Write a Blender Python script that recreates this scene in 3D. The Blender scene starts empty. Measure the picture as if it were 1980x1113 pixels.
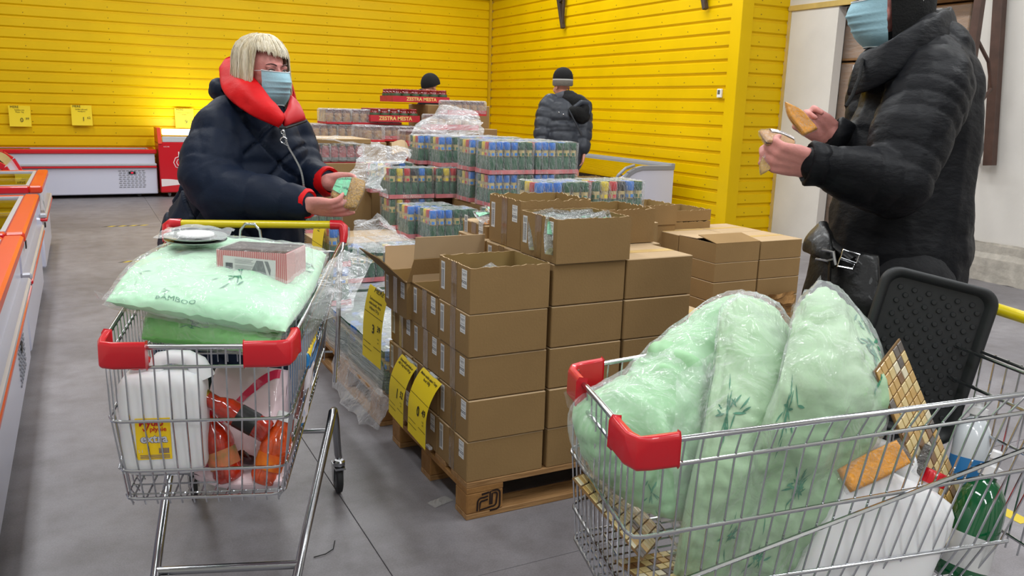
import bpy, math, random
import numpy as np
from mathutils import Matrix, Vector, Quaternion, noise
random.seed(7)
C = bpy.context.scene.collection
S = bpy.context.scene
pi = math.pi
# ---------------- camera ----------------
cd = bpy.data.cameras.new('camera'); cam = bpy.data.objects.new('camera', cd); C.objects.link(cam)
cd.sensor_width = 36; cd.lens = 29.3001; cd.clip_start = .05; cd.clip_end = 60
cam.matrix_world = Matrix(((0.891,0.072,-0.449,0.000), (-0.454,0.202,-0.868,0.000), (0.028,0.977,0.213,1.450), (0,0,0,1)))
S.camera = cam
# ---------------- view, world, lamps ----------------
S.view_settings.view_transform = 'Standard'; S.view_settings.look = 'None'
S.view_settings.exposure = 0.0; S.view_settings.gamma = 1
S.view_settings.use_curve_mapping = False
w = bpy.data.worlds.new('world'); S.world = w; w.use_nodes = True
w.node_tree.nodes['Background'].inputs[0].default_value = (.80, .88, 1, 1)
w.node_tree.nodes['Background'].inputs[1].default_value = .34
def area(name, loc, sx, sy, power, col=(1, .97, .93)):
    l = bpy.data.lights.new(name, 'AREA'); l.shape = 'RECTANGLE'; l.size = sx; l.size_y = sy
    l.energy = power; l.color = col
    o = bpy.data.objects.new(name, l); o.location = loc; C.objects.link(o); return o
LAMPS = [(-.6, 1.0), (-.6, 4.4), (-.6, 7.8), (-.6, 11.0), (2.4, 1.0), (2.4, 4.4), (2.4, 7.8), (2.4, 11.0), (5.2, 1.0), (5.2, 4.4), (5.2, 7.8), (5.2, 11.0), (2.4, -2.4), (-.6, -2.4)]
for x, y in LAMPS:
    area('ceiling_lamp_light', (x, y, 4.52), .35, 2.4, 55 if x < 0 else (64 if x < 5 else 74), (.95, .98, 1))
# ---------------- helpers ----------------
def lin(c):
    return tuple(((x/255/12.92) if x/255 <= .04045 else ((x/255+.055)/1.055)**2.4) for x in c)
MATS = {}
def mat(name, rgb, rough=.5, metal=0, var=0, vscale=8, bump=0, bscale=40, spec=.5, stretch=None, alpha=1, trans=0, sss=0, emit=0, rgb2=None, coat=0, detail=4, coords='Object', ior=1.45):
    if name in MATS: return MATS[name]
    m = bpy.data.materials.new(name); m.use_nodes = True; nt = m.node_tree; n = nt.nodes; L = nt.links
    b = n['Principled BSDF']; c = lin(rgb)+(1,)
    b.inputs['Base Color'].default_value = c; b.inputs['Roughness'].default_value = rough
    b.inputs['Metallic'].default_value = metal; b.inputs['Specular IOR Level'].default_value = spec
    b.inputs['Alpha'].default_value = alpha; b.inputs['Transmission Weight'].default_value = trans
    b.inputs['IOR'].default_value = ior; b.inputs['Coat Weight'].default_value = coat
    if sss: b.inputs['Subsurface Weight'].default_value = sss; b.inputs['Subsurface Radius'].default_value = (.01, .004, .002); b.inputs['Subsurface Scale'].default_value = 1
    if emit: b.inputs['Emission Color'].default_value = c; b.inputs['Emission Strength'].default_value = emit
    tc = n.new('ShaderNodeTexCoord'); mp = n.new('ShaderNodeMapping'); L.new(tc.outputs[coords], mp.inputs[0])
    if stretch: mp.inputs['Scale'].default_value = stretch
    if var or rgb2:
        t = n.new('ShaderNodeTexNoise'); t.inputs['Scale'].default_value = vscale; t.inputs['Detail'].default_value = detail
        L.new(mp.outputs[0], t.inputs[0])
        r = n.new('ShaderNodeValToRGB'); L.new(t.outputs[0], r.inputs[0])
        r.color_ramp.elements[0].position = .32; r.color_ramp.elements[1].position = .68
        c2 = lin(rgb2) if rgb2 else tuple(min(1, x*(1+var)) for x in c[:3]); c1 = c[:3] if rgb2 else tuple(x*(1-var) for x in c[:3])
        r.color_ramp.elements[0].color = c1+(1,); r.color_ramp.elements[1].color = c2+(1,)
        L.new(r.outputs[0], b.inputs['Base Color'])
    if bump:
        t = n.new('ShaderNodeTexNoise'); t.inputs['Scale'].default_value = bscale; t.inputs['Detail'].default_value = 5
        L.new(mp.outputs[0], t.inputs[0]); bp = n.new('ShaderNodeBump'); bp.inputs['Strength'].default_value = bump; bp.inputs['Distance'].default_value = .01
        L.new(t.outputs[0], bp.inputs['Height']); L.new(bp.outputs[0], b.inputs['Normal'])
    MATS[name] = m; return m
def film(name, base=.12, rim=.5, rough=.12, bump=.6, bscale=18, tint=(245, 248, 250), stretch=(1, 1, 1)):
    """clear plastic film: mostly see-through, glossy where it creases"""
    if name in MATS: return MATS[name]
    m = bpy.data.materials.new(name); m.use_nodes = True; nt = m.node_tree; n = nt.nodes; L = nt.links
    out = n['Material Output']; b = n['Principled BSDF']
    b.inputs['Base Color'].default_value = lin(tint)+(1,); b.inputs['Roughness'].default_value = rough; b.inputs['Specular IOR Level'].default_value = 1.0
    tr = n.new('ShaderNodeBsdfTransparent'); mx = n.new('ShaderNodeMixShader')
    tc = n.new('ShaderNodeTexCoord'); mp = n.new('ShaderNodeMapping'); mp.inputs['Scale'].default_value = stretch; L.new(tc.outputs['Object'], mp.inputs[0])
    t = n.new('ShaderNodeTexNoise'); t.inputs['Scale'].default_value = bscale; t.inputs['Detail'].default_value = 3; t.inputs['Distortion'].default_value = 1.2
    L.new(mp.outputs[0], t.inputs[0])
    vo = n.new('ShaderNodeTexVoronoi'); vo.inputs['Scale'].default_value = bscale*.55; vm = n.new('ShaderNodeVectorMath'); vm.operation = 'MULTIPLY_ADD'; vm.inputs[1].default_value = (.09, .09, .09)
    L.new(t.outputs[1], vm.inputs[0]); L.new(mp.outputs[0], vm.inputs[2]); L.new(vm.outputs[0], vo.inputs[0])
    hm = n.new('ShaderNodeMath'); hm.operation = 'MULTIPLY_ADD'; L.new(vo.outputs[0], hm.inputs[0]); hm.inputs[1].default_value = .9; L.new(t.outputs[0], hm.inputs[2])
    bp = n.new('ShaderNodeBump'); bp.inputs['Strength'].default_value = bump; bp.inputs['Distance'].default_value = .02
    L.new(hm.outputs[0], bp.inputs['Height']); L.new(bp.outputs[0], b.inputs['Normal'])
    lw = n.new('ShaderNodeLayerWeight'); lw.inputs[0].default_value = .35; L.new(bp.outputs[0], lw.inputs['Normal'])
    ma = n.new('ShaderNodeMath'); ma.operation = 'MULTIPLY_ADD'; ma.use_clamp = True
    L.new(lw.outputs['Facing'], ma.inputs[0]); ma.inputs[1].default_value = rim; ma.inputs[2].default_value = base
    L.new(ma.outputs[0], mx.inputs[0]); L.new(tr.outputs[0], mx.inputs[1]); L.new(b.outputs[0], mx.inputs[2]); L.new(mx.outputs[0], out.inputs[0])
    MATS[name] = m; return m
def T(x=0, y=0, z=0): return Matrix.Translation((x, y, z))
def RZ(a): return Matrix.Rotation(a, 4, 'Z')
def RX(a): return Matrix.Rotation(a, 4, 'X')
def RY(a): return Matrix.Rotation(a, 4, 'Y')
def SC(x, y, z): return Matrix.Diagonal((x, y, z, 1))
def frame(o, x, y):
    """matrix with origin o, local x along x and local y roughly along y"""
    x = Vector(x).normalized(); y = Vector(y); z = x.cross(y).normalized(); y = z.cross(x)
    m = Matrix((x, y, z)).transposed().to_4x4(); m.translation = Vector(o); return m
def align(p, d):
    """matrix at p whose z runs along d"""
    q = Vector(d).to_track_quat('Z', 'Y'); m = q.to_matrix().to_4x4(); m.translation = Vector(p); return m
class MB:
    def __init__(s): s.v = []; s.f = []; s.m = []; s.k = 0; s.T = None
    def add(s, vs, fs, Tm=None, k=None):
        n = len(s.v)
        if Tm is not None: vs = [Tm @ Vector(p) for p in vs]
        if s.T is not None: vs = [s.T @ Vector(p) for p in vs]
        s.v += [tuple(p) for p in vs]; s.f += [tuple(i+n for i in f) for f in fs]; s.m += [s.k if k is None else k]*len(fs); return s
    def box(s, x0, y0, z0, x1, y1, z1, ch=0, Tm=None, k=None):
        if not ch:
            vs = [(x, y, z) for z in (z0, z1) for y in (y0, y1) for x in (x0, x1)]
            return s.add(vs, [(0, 2, 3, 1), (4, 5, 7, 6), (0, 1, 5, 4), (2, 6, 7, 3), (0, 4, 6, 2), (1, 3, 7, 5)], Tm, k)
        vs = []; ix = {}
        for a, (X, sx) in enumerate(((x0, 1), (x1, -1))):
            for b, (Y, sy) in enumerate(((y0, 1), (y1, -1))):
                for c, (Z, sz) in enumerate(((z0, 1), (z1, -1))):
                    ix[a, b, c] = len(vs)
                    vs += [(X, Y+sy*ch, Z+sz*ch), (X+sx*ch, Y, Z+sz*ch), (X+sx*ch, Y+sy*ch, Z)]
        F = []
        for a in (0, 1):
            q = [ix[a, 0, 0], ix[a, 1, 0], ix[a, 1, 1], ix[a, 0, 1]]; F.append(q if a else q[::-1])
            q = [ix[0, a, 0]+1, ix[1, a, 0]+1, ix[1, a, 1]+1, ix[0, a, 1]+1]; F.append(q[::-1] if a else q)
            q = [ix[0, 0, a]+2, ix[1, 0, a]+2, ix[1, 1, a]+2, ix[0, 1, a]+2]; F.append(q if a else q[::-1])
        for a in (0, 1):
            for b in (0, 1):
                F.append((ix[a, b, 0], ix[a, b, 1], ix[a, b, 1]+1, ix[a, b, 0]+1) if (a == b) != True else (ix[a, b, 0]+1, ix[a, b, 1]+1, ix[a, b, 1], ix[a, b, 0]))
                F.append((ix[a, 0, b]+2, ix[a, 1, b]+2, ix[a, 1, b], ix[a, 0, b]) if a == b else (ix[a, 0, b], ix[a, 1, b], ix[a, 1, b]+2, ix[a, 0, b]+2))
                F.append((ix[0, a, b]+1, ix[1, a, b]+1, ix[1, a, b]+2, ix[0, a, b]+2) if a == b else (ix[0, a, b]+2, ix[1, a, b]+2, ix[1, a, b]+1, ix[0, a, b]+1))
        for a in (0, 1):
            for b in (0, 1):
                for c in (0, 1):
                    i = ix[a, b, c]; F.append((i, i+1, i+2) if (a+b+c) % 2 else (i, i+2, i+1))
        return s.add(vs, F, Tm, k)
    def tube(s, pts, r, n=8, cap=True, k=None, closed=False, flat=1):
        pts = [Vector(p) for p in pts]; rs = r if isinstance(r, (list, tuple)) else [r]*len(pts)
        vs = []; fs = []; N = len(pts); prev = None
        for i, p in enumerate(pts):
            d = (pts[(i+1) % N] - pts[i-1]) if closed else (pts[min(i+1, N-1)]-pts[max(i-1, 0)])
            d.normalize()
            if prev is None:
                a = d.orthogonal().normalized() if abs(d.z) > .9 else d.cross(Vector((0, 0, 1))).normalized()
            else:
                a = (prev - d*prev.dot(d))
                a = a.normalized() if a.length > 1e-6 else d.orthogonal().normalized()
            prev = a; b = d.cross(a)
            for j in range(n):
                t = 2*pi*j/n; vs.append(p + a*math.cos(t)*rs[i] + b*math.sin(t)*rs[i]*flat)
        R_ = N if closed else N-1
        for i in range(R_):
            for j in range(n):
                fs.append((i*n+j, i*n+(j+1) % n, ((i+1) % N)*n+(j+1) % n, ((i+1) % N)*n+j))
        if cap and not closed:
            fs.append(tuple(range(n))[::-1]); fs.append(tuple(range((N-1)*n, N*n)))
        return s.add(vs, fs, None, k)
    def lathe(s, prof, n=16, Tm=None, k=None, ks=None):
        vs = []; fs = []
        for (r, z) in prof:
            for j in range(n): t = 2*pi*j/n; vs.append((r*math.cos(t), r*math.sin(t), z))
        base = len(s.f)
        for i in range(len(prof)-1):
            for j in range(n): fs.append((i*n+j, i*n+(j+1) % n, (i+1)*n+(j+1) % n, (i+1)*n+j))
        fs.append(tuple(range(n))[::-1]); fs.append(tuple(range((len(prof)-1)*n, len(prof)*n)))
        s.add(vs, fs, Tm, k)
        if ks:
            for i in range(len(prof)-1):
                for j in range(n): s.m[base+i*n+j] = ks[i]
            s.m[-2] = ks[0]; s.m[-1] = ks[-1]
        return s
    def grid(s, fn, nu, nv, k=None, cu=False, cv=False, Tm=None):
        vs = [fn(i/(nu if cu else nu-1), j/(nv if cv else nv-1)) for i in range(nu) for j in range(nv)]
        fs = []
        for i in range(nu if cu else nu-1):
            for j in range(nv if cv else nv-1):
                fs.append((i*nv+j, ((i+1) % nu)*nv+j, ((i+1) % nu)*nv+(j+1) % nv, i*nv+(j+1) % nv))
        return s.add(vs, fs, Tm, k)
    def poly(s, pts, th=0, Tm=None, k=None):
        """flat outline in xy, extruded th along z"""
        n = len(pts)
        if th:
            vs = [(x, y, 0) for x, y in pts]+[(x, y, th) for x, y in pts]
            fs = [tuple(range(n))[::-1], tuple(range(n, 2*n))]+[(i, (i+1) % n, n+(i+1) % n, n+i) for i in range(n)]
        else: vs = [(x, y, 0) for x, y in pts]; fs = [tuple(range(n))]
        return s.add(vs, fs, Tm, k)
    def text(s, txt, size, Tm, k=None, align='CENTER', bold=0, space=1):
        vs, fs = text_mesh(txt, size, align, bold, space); return s.add(vs, fs, Tm, k)
    def build(s, name, mats, parent=None, smooth=False, ang=40, **tags):
        me = bpy.data.meshes.new(name); me.from_pydata(s.v, [], s.f)
        for m in (mats if isinstance(mats, (list, tuple)) else [mats]): me.materials.append(m)
        me.polygons.foreach_set('material_index', s.m)
        if smooth:
            me.polygons.foreach_set('use_smooth', [True]*len(me.polygons)); me.update()
            me.set_sharp_from_angle(angle=math.radians(ang))
        me.update()
        return link(name, me, parent, **tags)
TXT = {}
def text_mesh(txt, size, al='CENTER', bold=0, space=1):
    key = (txt, al, bold, space)
    if key not in TXT:
        cu = bpy.data.curves.new('t', 'FONT'); cu.body = txt; cu.align_x = al; cu.align_y = 'CENTER'; cu.resolution_u = 2; cu.offset = bold; cu.space_line = space
        o = bpy.data.objects.new('t', cu); C.objects.link(o)
        me = bpy.data.meshes.new_from_object(o.evaluated_get(bpy.context.evaluated_depsgraph_get()))
        TXT[key] = ([tuple(v.co) for v in me.vertices], [tuple(p.vertices) for p in me.polygons])
        bpy.data.objects.remove(o); bpy.data.curves.remove(cu); bpy.data.meshes.remove(me)
    vs, fs = TXT[key]; return [(x*size, y*size, z*size) for x, y, z in vs], fs
def link(name, data, parent=None, label=None, cat=None, group=None, kind=None, mw=None):
    o = bpy.data.objects.new(name, data); C.objects.link(o)
    if parent: o.parent = parent
    if mw is not None: o.matrix_world = mw
    if label: o['label'] = label
    if cat: o['category'] = cat
    if group: o['group'] = group
    if kind: o['kind'] = kind
    return o
def thing(name, label, cat, mw=None, group=None):
    return link(name, None, None, label, cat, group, None, mw)
def kids(o): return [c for c in bpy.data.objects if c.parent == o]
CH = {}
def dup(o, mw, label=None, group=None):
    """copy a thing with its parts and sub-parts"""
    def cp(a, par):
        c = a.copy(); C.objects.link(c)
        if par: c.parent = par
        for ch in CH[a.name]: cp(ch, c)
        return c
    def fill(a):
        if a.name not in CH:
            CH[a.name] = kids(a)
            for ch in CH[a.name]: fill(ch)
    fill(o); c = cp(o, None); c.matrix_world = mw
    if label: c['label'] = label
    if group: c['group'] = group
    return c
def nz(p, s=1, seed=0): return noise.noise(Vector((p[0]*s+seed, p[1]*s+seed*1.7, p[2]*s-seed)))
def sphere_vf(n=10, m=16):
    vs = [(0, 0, 1)]; fs = []
    for i in range(1, n):
        a = pi*i/n
        for j in range(m): b = 2*pi*j/m; vs.append((math.sin(a)*math.cos(b), math.sin(a)*math.sin(b), math.cos(a)))
    vs.append((0, 0, -1))
    for j in range(m): fs.append((0, 1+j, 1+(j+1) % m)); fs.append((len(vs)-1, 1+(n-2)*m+(j+1) % m, 1+(n-2)*m+j))
    for i in range(n-2):
        for j in range(m): fs.append((1+i*m+j, 1+(i+1)*m+j, 1+(i+1)*m+(j+1) % m, 1+i*m+(j+1) % m))
    return vs, fs
SPH = sphere_vf()
def organic(name, chains, ells, vox, smooth_it, mats, parent, disp=None, keep=None, **tags):
    """one continuous skin: tapered limbs (chains of (point, radius[, flat vector, flatness])) and ellipsoids (matrix) grown together"""
    b = MB()
    for ch in chains:
        pts = [Vector(p[0]) for p in ch]; rr = [p[1] for p in ch]
        for i, p in enumerate(pts): b.add(SPH[0], SPH[1], T(*p) @ SC(rr[i], rr[i], rr[i]))
        for i in range(len(pts)-1):
            d = pts[i+1]-pts[i]
            if d.length < 1e-5: continue
            A = align(pts[i], d); vs = []; n = 14; fs = []
            for zz, r in ((0, rr[i]), (d.length, rr[i+1])):
                for j in range(n): t = 2*pi*j/n; vs.append((r*math.cos(t), r*math.sin(t), zz))
            for j in range(n): fs.append((j, (j+1) % n, n+(j+1) % n, n+j))
            fs.append(tuple(range(n))[::-1]); fs.append(tuple(range(n, 2*n))); b.add(vs, fs, A)
    for e in ells: b.add(SPH[0], SPH[1], e)
    o = b.build(name, mats, None, True)
    m = o.modifiers.new('r', 'REMESH'); m.mode = 'VOXEL'; m.voxel_size = vox; m.use_smooth_shade = True
    m = o.modifiers.new('s', 'SMOOTH'); m.iterations = smooth_it; m.factor = .6
    dg = bpy.context.evaluated_depsgraph_get(); dg.update()
    me = bpy.data.meshes.new_from_object(o.evaluated_get(dg)); bpy.data.objects.remove(o)
    if disp:
        n = len(me.vertices); co = np.empty(n*3); me.vertices.foreach_get('co', co); co = co.reshape(n, 3)
        no = np.empty(n*3); me.vertex_normals.foreach_get('vector', no); no = no.reshape(n, 3)
        d = disp(co, no); co = co + (no*d[:, None] if d.ndim == 1 else d); me.vertices.foreach_set('co', co.ravel()); me.update()
    me.polygons.foreach_set('use_smooth', [True]*len(me.polygons))
    return link(name, me, parent, **tags)
_rng = np.random.RandomState(3); _tab = _rng.rand(64, 64, 64)*2-1
def vnoise(p, s):
    """smooth value noise for arrays of points"""
    q = p*s; i = np.floor(q).astype(int); f_ = q-i; f_ = f_*f_*(3-2*f_); r = 0
    for a in (0, 1):
        for b in (0, 1):
            for c in (0, 1):
                w_ = (f_[:, 0] if a else 1-f_[:, 0])*(f_[:, 1] if b else 1-f_[:, 1])*(f_[:, 2] if c else 1-f_[:, 2])
                r = r + w_*_tab[(i[:, 0]+a) % 64, (i[:, 1]+b) % 64, (i[:, 2]+c) % 64]
    return r
def chain_s(co, chains):
    """nearest chain index and arc length along it for each point"""
    best = np.full(len(co), 1e9); sidx = np.zeros(len(co)); cid = np.zeros(len(co), int)
    for ci, ch in enumerate(chains):
        s0 = 0
        for a, b in zip(ch[:-1], ch[1:]):
            A = np.array(a[0]); B = np.array(b[0]); d = B-A; L_ = np.linalg.norm(d)
            if L_ < 1e-6: continue
            t = np.clip(((co-A)@d)/L_**2, 0, 1); q = A+t[:, None]*d; dist = np.linalg.norm(co-q, axis=1)-(a[1]*(1-t)+b[1]*t)
            k = dist < best; best[k] = dist[k]; sidx[k] = (s0+t*L_)[k]; cid[k] = ci; s0 += L_
    return cid, sidx

# ---------------- the room ----------------
def floor_mat():
    m = mat('floor_concrete', (152, 148, 145), rough=.42, spec=.45)
    n = m.node_tree.nodes; L = m.node_tree.links; b = n['Principled BSDF']; tc = n['Texture Coordinate']
    def no(s, d=6): t = n.new('ShaderNodeTexNoise'); t.inputs['Scale'].default_value = s; t.inputs['Detail'].default_value = d; t.inputs['Roughness'].default_value = .62; L.new(tc.outputs['Object'], t.inputs[0]); return t
    a, b2, c = no(.8), no(7), no(160)
    r = n.new('ShaderNodeValToRGB'); r.color_ramp.elements[0].color = lin((112, 109, 113))+(1,); r.color_ramp.elements[1].color = lin((142, 139, 143))+(1,)
    r.color_ramp.elements[0].position = .3; r.color_ramp.elements[1].position = .66; L.new(a.outputs[0], r.inputs[0])
    r2 = n.new('ShaderNodeValToRGB'); r2.color_ramp.elements[0].color = (.72, .70, .68, 1); r2.color_ramp.elements[1].color = (1.05, 1.05, 1.05, 1); r2.color_ramp.elements[0].position = .3; r2.color_ramp.elements[1].position = .6; L.new(b2.outputs[0], r2.inputs[0])
    r3 = n.new('ShaderNodeValToRGB'); r3.color_ramp.elements[0].color = (.82, .82, .82, 1); r3.color_ramp.elements[1].color = (1.08, 1.08, 1.08, 1); r3.color_ramp.elements[0].position = .35; r3.color_ramp.elements[1].position = .65; L.new(c.outputs[0], r3.inputs[0])
    x = n.new('ShaderNodeMixRGB'); x.blend_type = 'MULTIPLY'; x.inputs[0].default_value = .8; L.new(r.outputs[0], x.inputs[1]); L.new(r2.outputs[0], x.inputs[2])
    y = n.new('ShaderNodeMixRGB'); y.blend_type = 'MULTIPLY'; y.inputs[0].default_value = .8; L.new(x.outputs[0], y.inputs[1]); L.new(r3.outputs[0], y.inputs[2])
    L.new(y.outputs[0], b.inputs['Base Color'])
    bp = n.new('ShaderNodeBump'); bp.inputs['Strength'].default_value = .12; bp.inputs['Distance'].default_value = .004; L.new(c.outputs[0], bp.inputs['Height']); L.new(bp.outputs[0], b.inputs['Normal'])
    return m
FM = floor_mat()
XW, YW = 6.66, 13.98     # yellow side wall and yellow end wall
# floor slabs with narrow joints between
fl = link('floor', None, kind='structure')
js_x = [-3.0, .775, 4.9, 9.5]; js_y = [-4.0, -.6, 2.15, 6.4, 10.4, 14.6]
for i in range(len(js_x)-1):
    for j in range(len(js_y)-1):
        b = MB(); b.box(js_x[i]+.0012, js_y[j]+.0012, -.12, js_x[i+1]-.0012, js_y[j+1]-.0012, 0, ch=.0012); b.build('floor_slab', FM, fl)
b = MB(); b.box(-3, -4, -.16, 9.5, 14.6, -.006); b.build('joint_filler', mat('joint', (70, 66, 62), .9), fl)
YEL = mat('yellow_paint', (226, 186, 0), .42, var=.05, vscale=1.5, spec=.22, bump=.04, bscale=3)
def ribbed(name, origin, along, into, length, z0, z1, phase, pitch=.1495, d=.02, sheets=1.05, ylab=None):
    """a wall of trapezoidal steel sheets laid sideways, each sheet a part"""
    root = link(name, None, kind='structure')
    prof = []
    z = phase
    while z < z1+pitch:
        for dz, off in ((0, 0), (.004, -d), (.026, -d), (.046, 0), (pitch-.001, 0)):
            if z0 <= z+dz <= z1: prof.append((z+dz, off))
        z += pitch
    prof = [(z0, prof[0][1])]+prof+[(z1, prof[-1][1])]
    al = Vector(along); inn = Vector(into); n = max(1, round(length/sheets)); w_ = length/n
    for i in range(n):
        b = MB(); t = .0008*(i % 2)
        vs = []
        for u in (i*w_, (i+1)*w_+(.01 if i < n-1 else 0)):
            for (zz, off) in prof: vs.append(Vector(origin)+al*u-inn*(off+t)*-1+Vector((0, 0, zz)))
        k = len(prof); b.add(vs, [(a, a+1, k+a+1, k+a) for a in range(k-1)])
        b.build('steel_sheet', YEL, root)
    b = MB()
    for i in range(n*2):
        for j in range(0, int((z1-z0)/pitch), 2 if i % 2 else 1):
            zz = phase+pitch*(j+.55)
            if zz > z1 or zz < z0: continue
            p = Vector(origin)+al*(w_/2*(i+.5))+inn*.0+Vector((0, 0, zz)); b.add(SPH[0], SPH[1], T(*(p+inn*.001)) @ SC(.006, .006, .006))
    if len(b.v) < 90000: b.build('screw_head', mat('screw', (120, 95, 10), .5), root, kind='stuff')
    return root
PH = 2.308-.1495*16+.0   # height of one rib edge, carried down to the floor
ribbed('wall_back', (-3, YW, 0), (1, 0, 0), (0, -1, 0), XW+3, 0, 3.27, PH)
ribbed('wall_right', (XW, 7.64, 0), (0, 1, 0), (-1, 0, 0), YW-7.64, 0, 3.27, PH)
ribbed('wall_return', (XW+.14, 7.5, 0), (1, 0, 0), (0, -1, 0), .56, 0, 3.27, PH, sheets=.6)
b = MB(); b.box(XW-.016, 7.484, 0, XW+.004, 7.66, 3.27, ch=.003); b.box(XW-.014, 7.482, 0, XW+.15, 7.504, 3.27, ch=.003)
b.build('trim_1', YEL, kind='structure')
b = MB(); b.box(XW-.05, YW-.05, 0, XW-.006, YW-.006, 3.27); b.build('trim_2', mat('yellow_dark', (200, 160, 5), .5), kind='structure')
# dark upper wall band, ceiling
DK = mat('dark_steel', (62, 50, 42), .6, var=.2, vscale=5)
b = MB(); b.box(-3, YW-.04, 3.27, XW+.02, YW+.12, 4.7); b.box(XW-.03, 7.4, 3.27, XW+.1, YW, 4.7); b.build('trim_3', DK, kind='structure')
b = MB(); b.box(-3, -4, 4.7, 9.5, YW+.3, 4.8); b.build('ceiling', mat('ceiling_white', (205, 205, 200), .8), kind='structure')
b = MB(); b.box(-3.1, -4, 0, -3, YW, 4.7); b.build('wall_left', mat('panel_white', (205, 203, 196), .7), kind='structure')
b = MB(); b.box(-3.1, -4.1, 0, 9.5, -4, 4.7); b.build('wall_front', MATS['panel_white'], kind='structure')
for x, y in LAMPS:
    o = thing('ceiling_lamp', 'long white ceiling light fixture above the shop floor', 'lamp', T(x, y, 4.56), 'ceiling light fixtures')
    b = MB(); b.box(-.19, -1.25, .03, .19, 1.25, .13, ch=.01); b.build('housing', mat('lamp_housing', (230, 230, 230), .4), o)
    b = MB(); b.box(-.16, -1.2, .01, .16, 1.2, .03, ch=.004); b.build('diffuser', mat('lamp_diffuser', (255, 250, 240), .5, emit=1.5), o)
# white wall with an opening, beyond the yellow corner
WH = mat('wall_cream', (212, 208, 202), .75, var=.05, vscale=2, bump=.08, bscale=30)
X2 = 7.36; Y_A, Y_B = 6.78, 5.15
b = MB()
b.box(X2, Y_A, 0, X2+.12, 7.52, 2.62); b.box(X2, Y_B, 2.60, X2+.25, 7.52, 4.7); b.box(X2, -4, .14, X2+.25, Y_B, 4.7)
b.build('wall_side', WH, kind='structure')
b = MB(); b.grid(lambda u, v: (X2-.05+.012*nz((u*40, v*3, 0), 1) + (.03 if v > .6 else 0), -4+u*9.15, .36*v+.012*nz((u*60, v*2, 5), 1)), 160, 6)
b.box(X2-.03, -4, 0, X2+.1, Y_B, .34); b.build('baseboard_side', mat('plinth_concrete', (176, 170, 160), .9, var=.15, vscale=12, bump=.5, bscale=30), kind='structure')
b = MB(); b.box(X2-.02, Y_B-.06, 2.6, X2+.1, 7.5, 2.66, ch=.004); b.box(X2-.012, 7.46, 0, X2+.004, 7.5, 2.62); b.build('trim_4', mat('lintel_beige', (196, 168, 96), .6, var=.1), kind='structure')
b = MB(); b.box(8.9, 4, 0, 9.0, 9, 4.7); b.box(7.4, 7.9, 0, 9, 8.0, 4.7); b.build('wall_store', mat('store_dim', (150, 140, 125), .8), kind='structure')
# brown steel upright frame bolted to the white wall
BR = mat('brown_steel', (74, 52, 44), .45, var=.2, vscale=9)
o = thing('steel_frame', 'brown welded steel bracket frame with two uprights on the cream wall', 'bracket')
xf = X2-.03
def bar(b, p, q, w_, t_):
    p = Vector(p); q = Vector(q); A = align(p, q-p); b.box(-w_/2, -t_/2, 0, w_/2, t_/2, (q-p).length, ch=.003, Tm=A)
b = MB(); bar(b, (xf-.04, 5.0072, 3.4), (xf-.04, 4.7939, 1.05), .07, .09); b.build('upright', BR, o)
b = MB(); bar(b, (xf-.5, 4.7908, 3.4), (xf-.5, 4.7908, .0), .06, .07); b.build('upright', BR, o)
b = MB(); bar(b, (xf-.5, 4.7908, 1.08), (xf, 4.9367, 1.08), .05, .05); b.build('cross_bar', BR, o)
b = MB(); b.tube([(xf-.5, 4.7908, 2.15), (xf-.2, 4.8396, 1.95), (xf-.14, 4.8157, 1.72), (xf-.5, 4.7908, 1.4)], .016); b.build('tie_rod', BR, o)
# roof brackets hanging down on the yellow side wall
def bracket(px_top, lab):
    o = thing('wall_bracket', lab, 'bracket', T(XW-.03, px_top, 0))
    b = MB(); bar(b, (-.02, .36, 3.6), (-.02, 0, 2.62), .06, .05); b.build('strut', DK, o)
    b = MB(); bar(b, (-.02, -.02, 3.6), (-.02, .02, 2.64), .035, .04); b.build('strut', DK, o)
    b = MB(); bar(b, (-.02, .15, 3.0), (-.02, .0, 3.06), .04, .03); b.build('cross_plate', DK, o)
    return o
bracket(11.3542, 'dark steel roof bracket low on the yellow wall, nearer the corner')
bracket(8.0745, 'dark steel roof bracket on the yellow wall, nearer the doorway')
# room thermostat
o = thing('thermostat', 'small white thermostat with grey display on yellow wall', 'thermostat', T(XW-.001, 7.7501, 1.6654))
b = MB(); b.box(-.03, -.036, -.05, 0, .036, .05, ch=.005); b.build('case', mat('plastic_white', (232, 232, 228), .35), o)
b = MB(); b.box(-.032, -.02, -.012, -.029, .02, .036); b.build('display', mat('lcd', (95, 100, 92), .25), o)
# yellow and black hazard tape dashes on the floor
TY = mat('tape_yellow', (205, 180, 50), .5); TB = mat('tape_black', (85, 80, 76), .6)
for (a, bb, lab) in (((0.141,10.355,0.000), (0.590,10.377,0.000), 'yellow and black hazard tape strip on floor, nearer the far freezer'), ((0.219,8.059,0.000), (0.528,8.104,0.000), 'yellow and black hazard tape strip on floor, nearer the woman')):
    b = MB(); n = 8
    for i in range(n):
        x0 = a[0]+(bb[0]-a[0])*i/n; x1 = a[0]+(bb[0]-a[0])*(i+1)/n; y0 = a[1]; s_ = .05
        b.add([(x0, y0-.03, .0012), (x1, y0-.03, .0012), (x1+s_, y0+.03, .0012), (x0+s_, y0+.03, .0012), (x0, y0-.03, 0), (x1, y0-.03, 0), (x1+s_, y0+.03, 0), (x0+s_, y0+.03, 0)], [(0, 1, 2, 3), (4, 5, 1, 0), (7, 6, 5, 4)], k=i % 2)
    b.build('floor_tape', [TB, TY], label=lab, cat='tape')
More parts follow.
